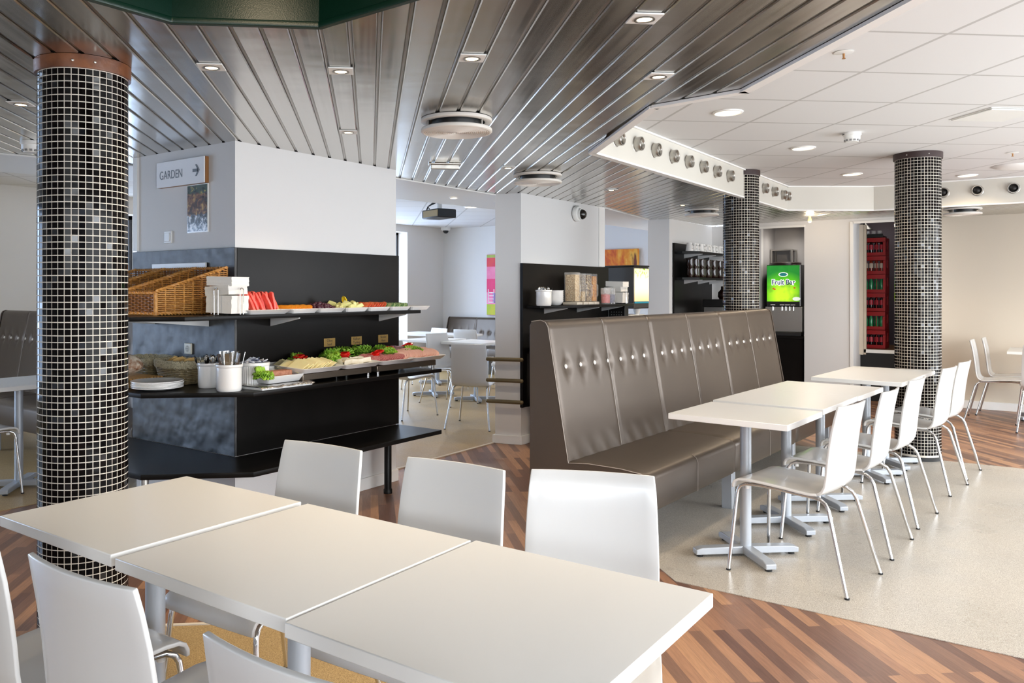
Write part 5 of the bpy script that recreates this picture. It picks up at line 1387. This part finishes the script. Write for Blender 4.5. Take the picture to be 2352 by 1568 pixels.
t = thing('ceiling_vent', 'shallow round white vent at the right edge behind the mosaic column', 'vent', (-.312, 9.606, ZW - .001))
MB().lathe([(0, -.03), (.13, -.03), (.19, -.012), (.2, 0)], n=40).build('dish', M_whitepaint, t, smooth=True)
def nozzle(x, y, z, rz, label, g):
    t = thing('air_nozzle', label, 'vent', (x, y, z), rz, g)   # local +x is out of the soffit
    m = Matrix.Rotation(PI / 2, 4, 'Y')
    MB().lathe([(0, .001), (.058, .001), (.06, .004), (.056, .007), (.05, .007)], n=36).xf(m).build('flange', M_steel, t, smooth=True)
    MB().lathe([(.05, .005), (.052, .05), (.050, .055), (.044, .055), (.040, .05), (.040, .02)], n=36).xf(m).build('barrel', M_steel, t, smooth=True)
    MB().lathe([(.0395, .022), (.0, .022)], n=30).xf(m).build('throat', M_black, t)
    MB().lathe([(.0, .046), (.018, .044), (.03, .036), (.036, .028)], n=30).xf(m).build('deflector', M_steel if 'row' in g else M_black, t, smooth=True)
    return t
n0 = None
vy = [5.332, 5.667, 6.001, 6.365, 6.703, 7.06, 7.412, 7.781, 8.939, 9.303, 9.674, 10.0]
for k, y in enumerate(vy):
    y = min(y, 9.84)
    lb = ('steel air nozzle on the white soffit, %s from the left' % ordinal(k)) if k < 8 else ('steel air nozzle right of the middle column, %s from it' % ordinal(k - 8))
    if n0 is None: n0 = nozzle(-2.4995, y, 2.555, 0, lb, 'row of steel air nozzles')
    else: dup(n0, (-2.4995, y if k < 11 else 9.84, 2.565), 0, lb)
n1 = None
for k, x in enumerate((-1.004, -.688, -.367)):
    lb = 'steel air nozzle facing forward right of the right column, %s from it' % ordinal(k)
    if n1 is None: n1 = nozzle(x, 10.5195, 2.565, -PI / 2, lb, 'front facing nozzles')
    else: dup(n1, (x, 10.5195, 2.565), -PI / 2, lb)

# green hood hanging at the top of the view
t = thing('hanging_hood', 'dark green octagonal metal hood hanging at the top edge of the photo', 'hood', (-1.99, .64, 0))
zz = 2.15; e0 = [(-1.749, 1.2), (-1.482, 1.447)]
cv = Vector((-1.749, 1.2)); dv = Vector((.734, .679)); pts = []
p = Vector((-1.749, 1.2)); ang = math.atan2(.247, .267); L = .364
for k in range(8):
    pts.append((p.x + 1.99, p.y - .64)); p = p + Vector((math.cos(ang), math.sin(ang))) * L; ang -= PI / 4
cxx = sum(q[0] for q in pts) / 8; cyy = sum(q[1] for q in pts) / 8
sc_ = lambda q, s_: [(cxx + (x - cxx) * s_, cyy + (y - cyy) * s_) for x, y in q]
def ring8(s0, s1, z0, z1):
    b = MB(); a_, c_ = sc_(pts, s0), sc_(pts, s1)
    b.grid([[(x, y, z) for x, y in q] for q, z in ((a_, z0), (a_, z1), (c_, z1), (c_, z0), (a_, z0))], closed=True); return b
ring8(1.0, .985, zz, ZS - .001).build('shell', M_green, t)
ring8(1.012, .978, zz - .012, zz + .004).build('rim', M_green, t, bevel=.002)
MB().prism(sc_(pts, .985), ZS - .02, ZS - .002).build('top', M_green, t)
MB().lathe([(0, .0), (.02, .0), (.02, -.03), (.034, -.06), (.03, -.09), (0, -.1)], (cxx, cyy, ZS - .02), 20).build('bulb', M_lamp, t, smooth=True)
lamp(t, 'POINT', (cxx, cyy, ZS - .16), 2.5, WARM, .04)
# unseen downlights added to brighten the niche, the store and the back room
def added_downlight(x, y, z, p, label, col=(1, .93, .84)):
    t = thing('downlight', label, 'ceiling light', (x, y, z), 0, 'added unseen downlights'); round_parts(t, .09); lamp(t, 'SPOT', (0, 0, -.03), p, col, .1, 165, .9)
# daylight: the window side of the room (X > 2.6) is open to the sky; skylight only

added_downlight(-3.04, 12.2, ZS - .001, 14, 'added unseen downlight inside the niche ceiling above the fruit bar machine')
added_downlight(-2.0, 12.95, 2.78, 10, 'added unseen downlight of the store room ceiling above the red crates')
added_downlight(-8.8, 8.2, ZW, 55, 'added unseen downlight of the back room ceiling behind the buffet pier')
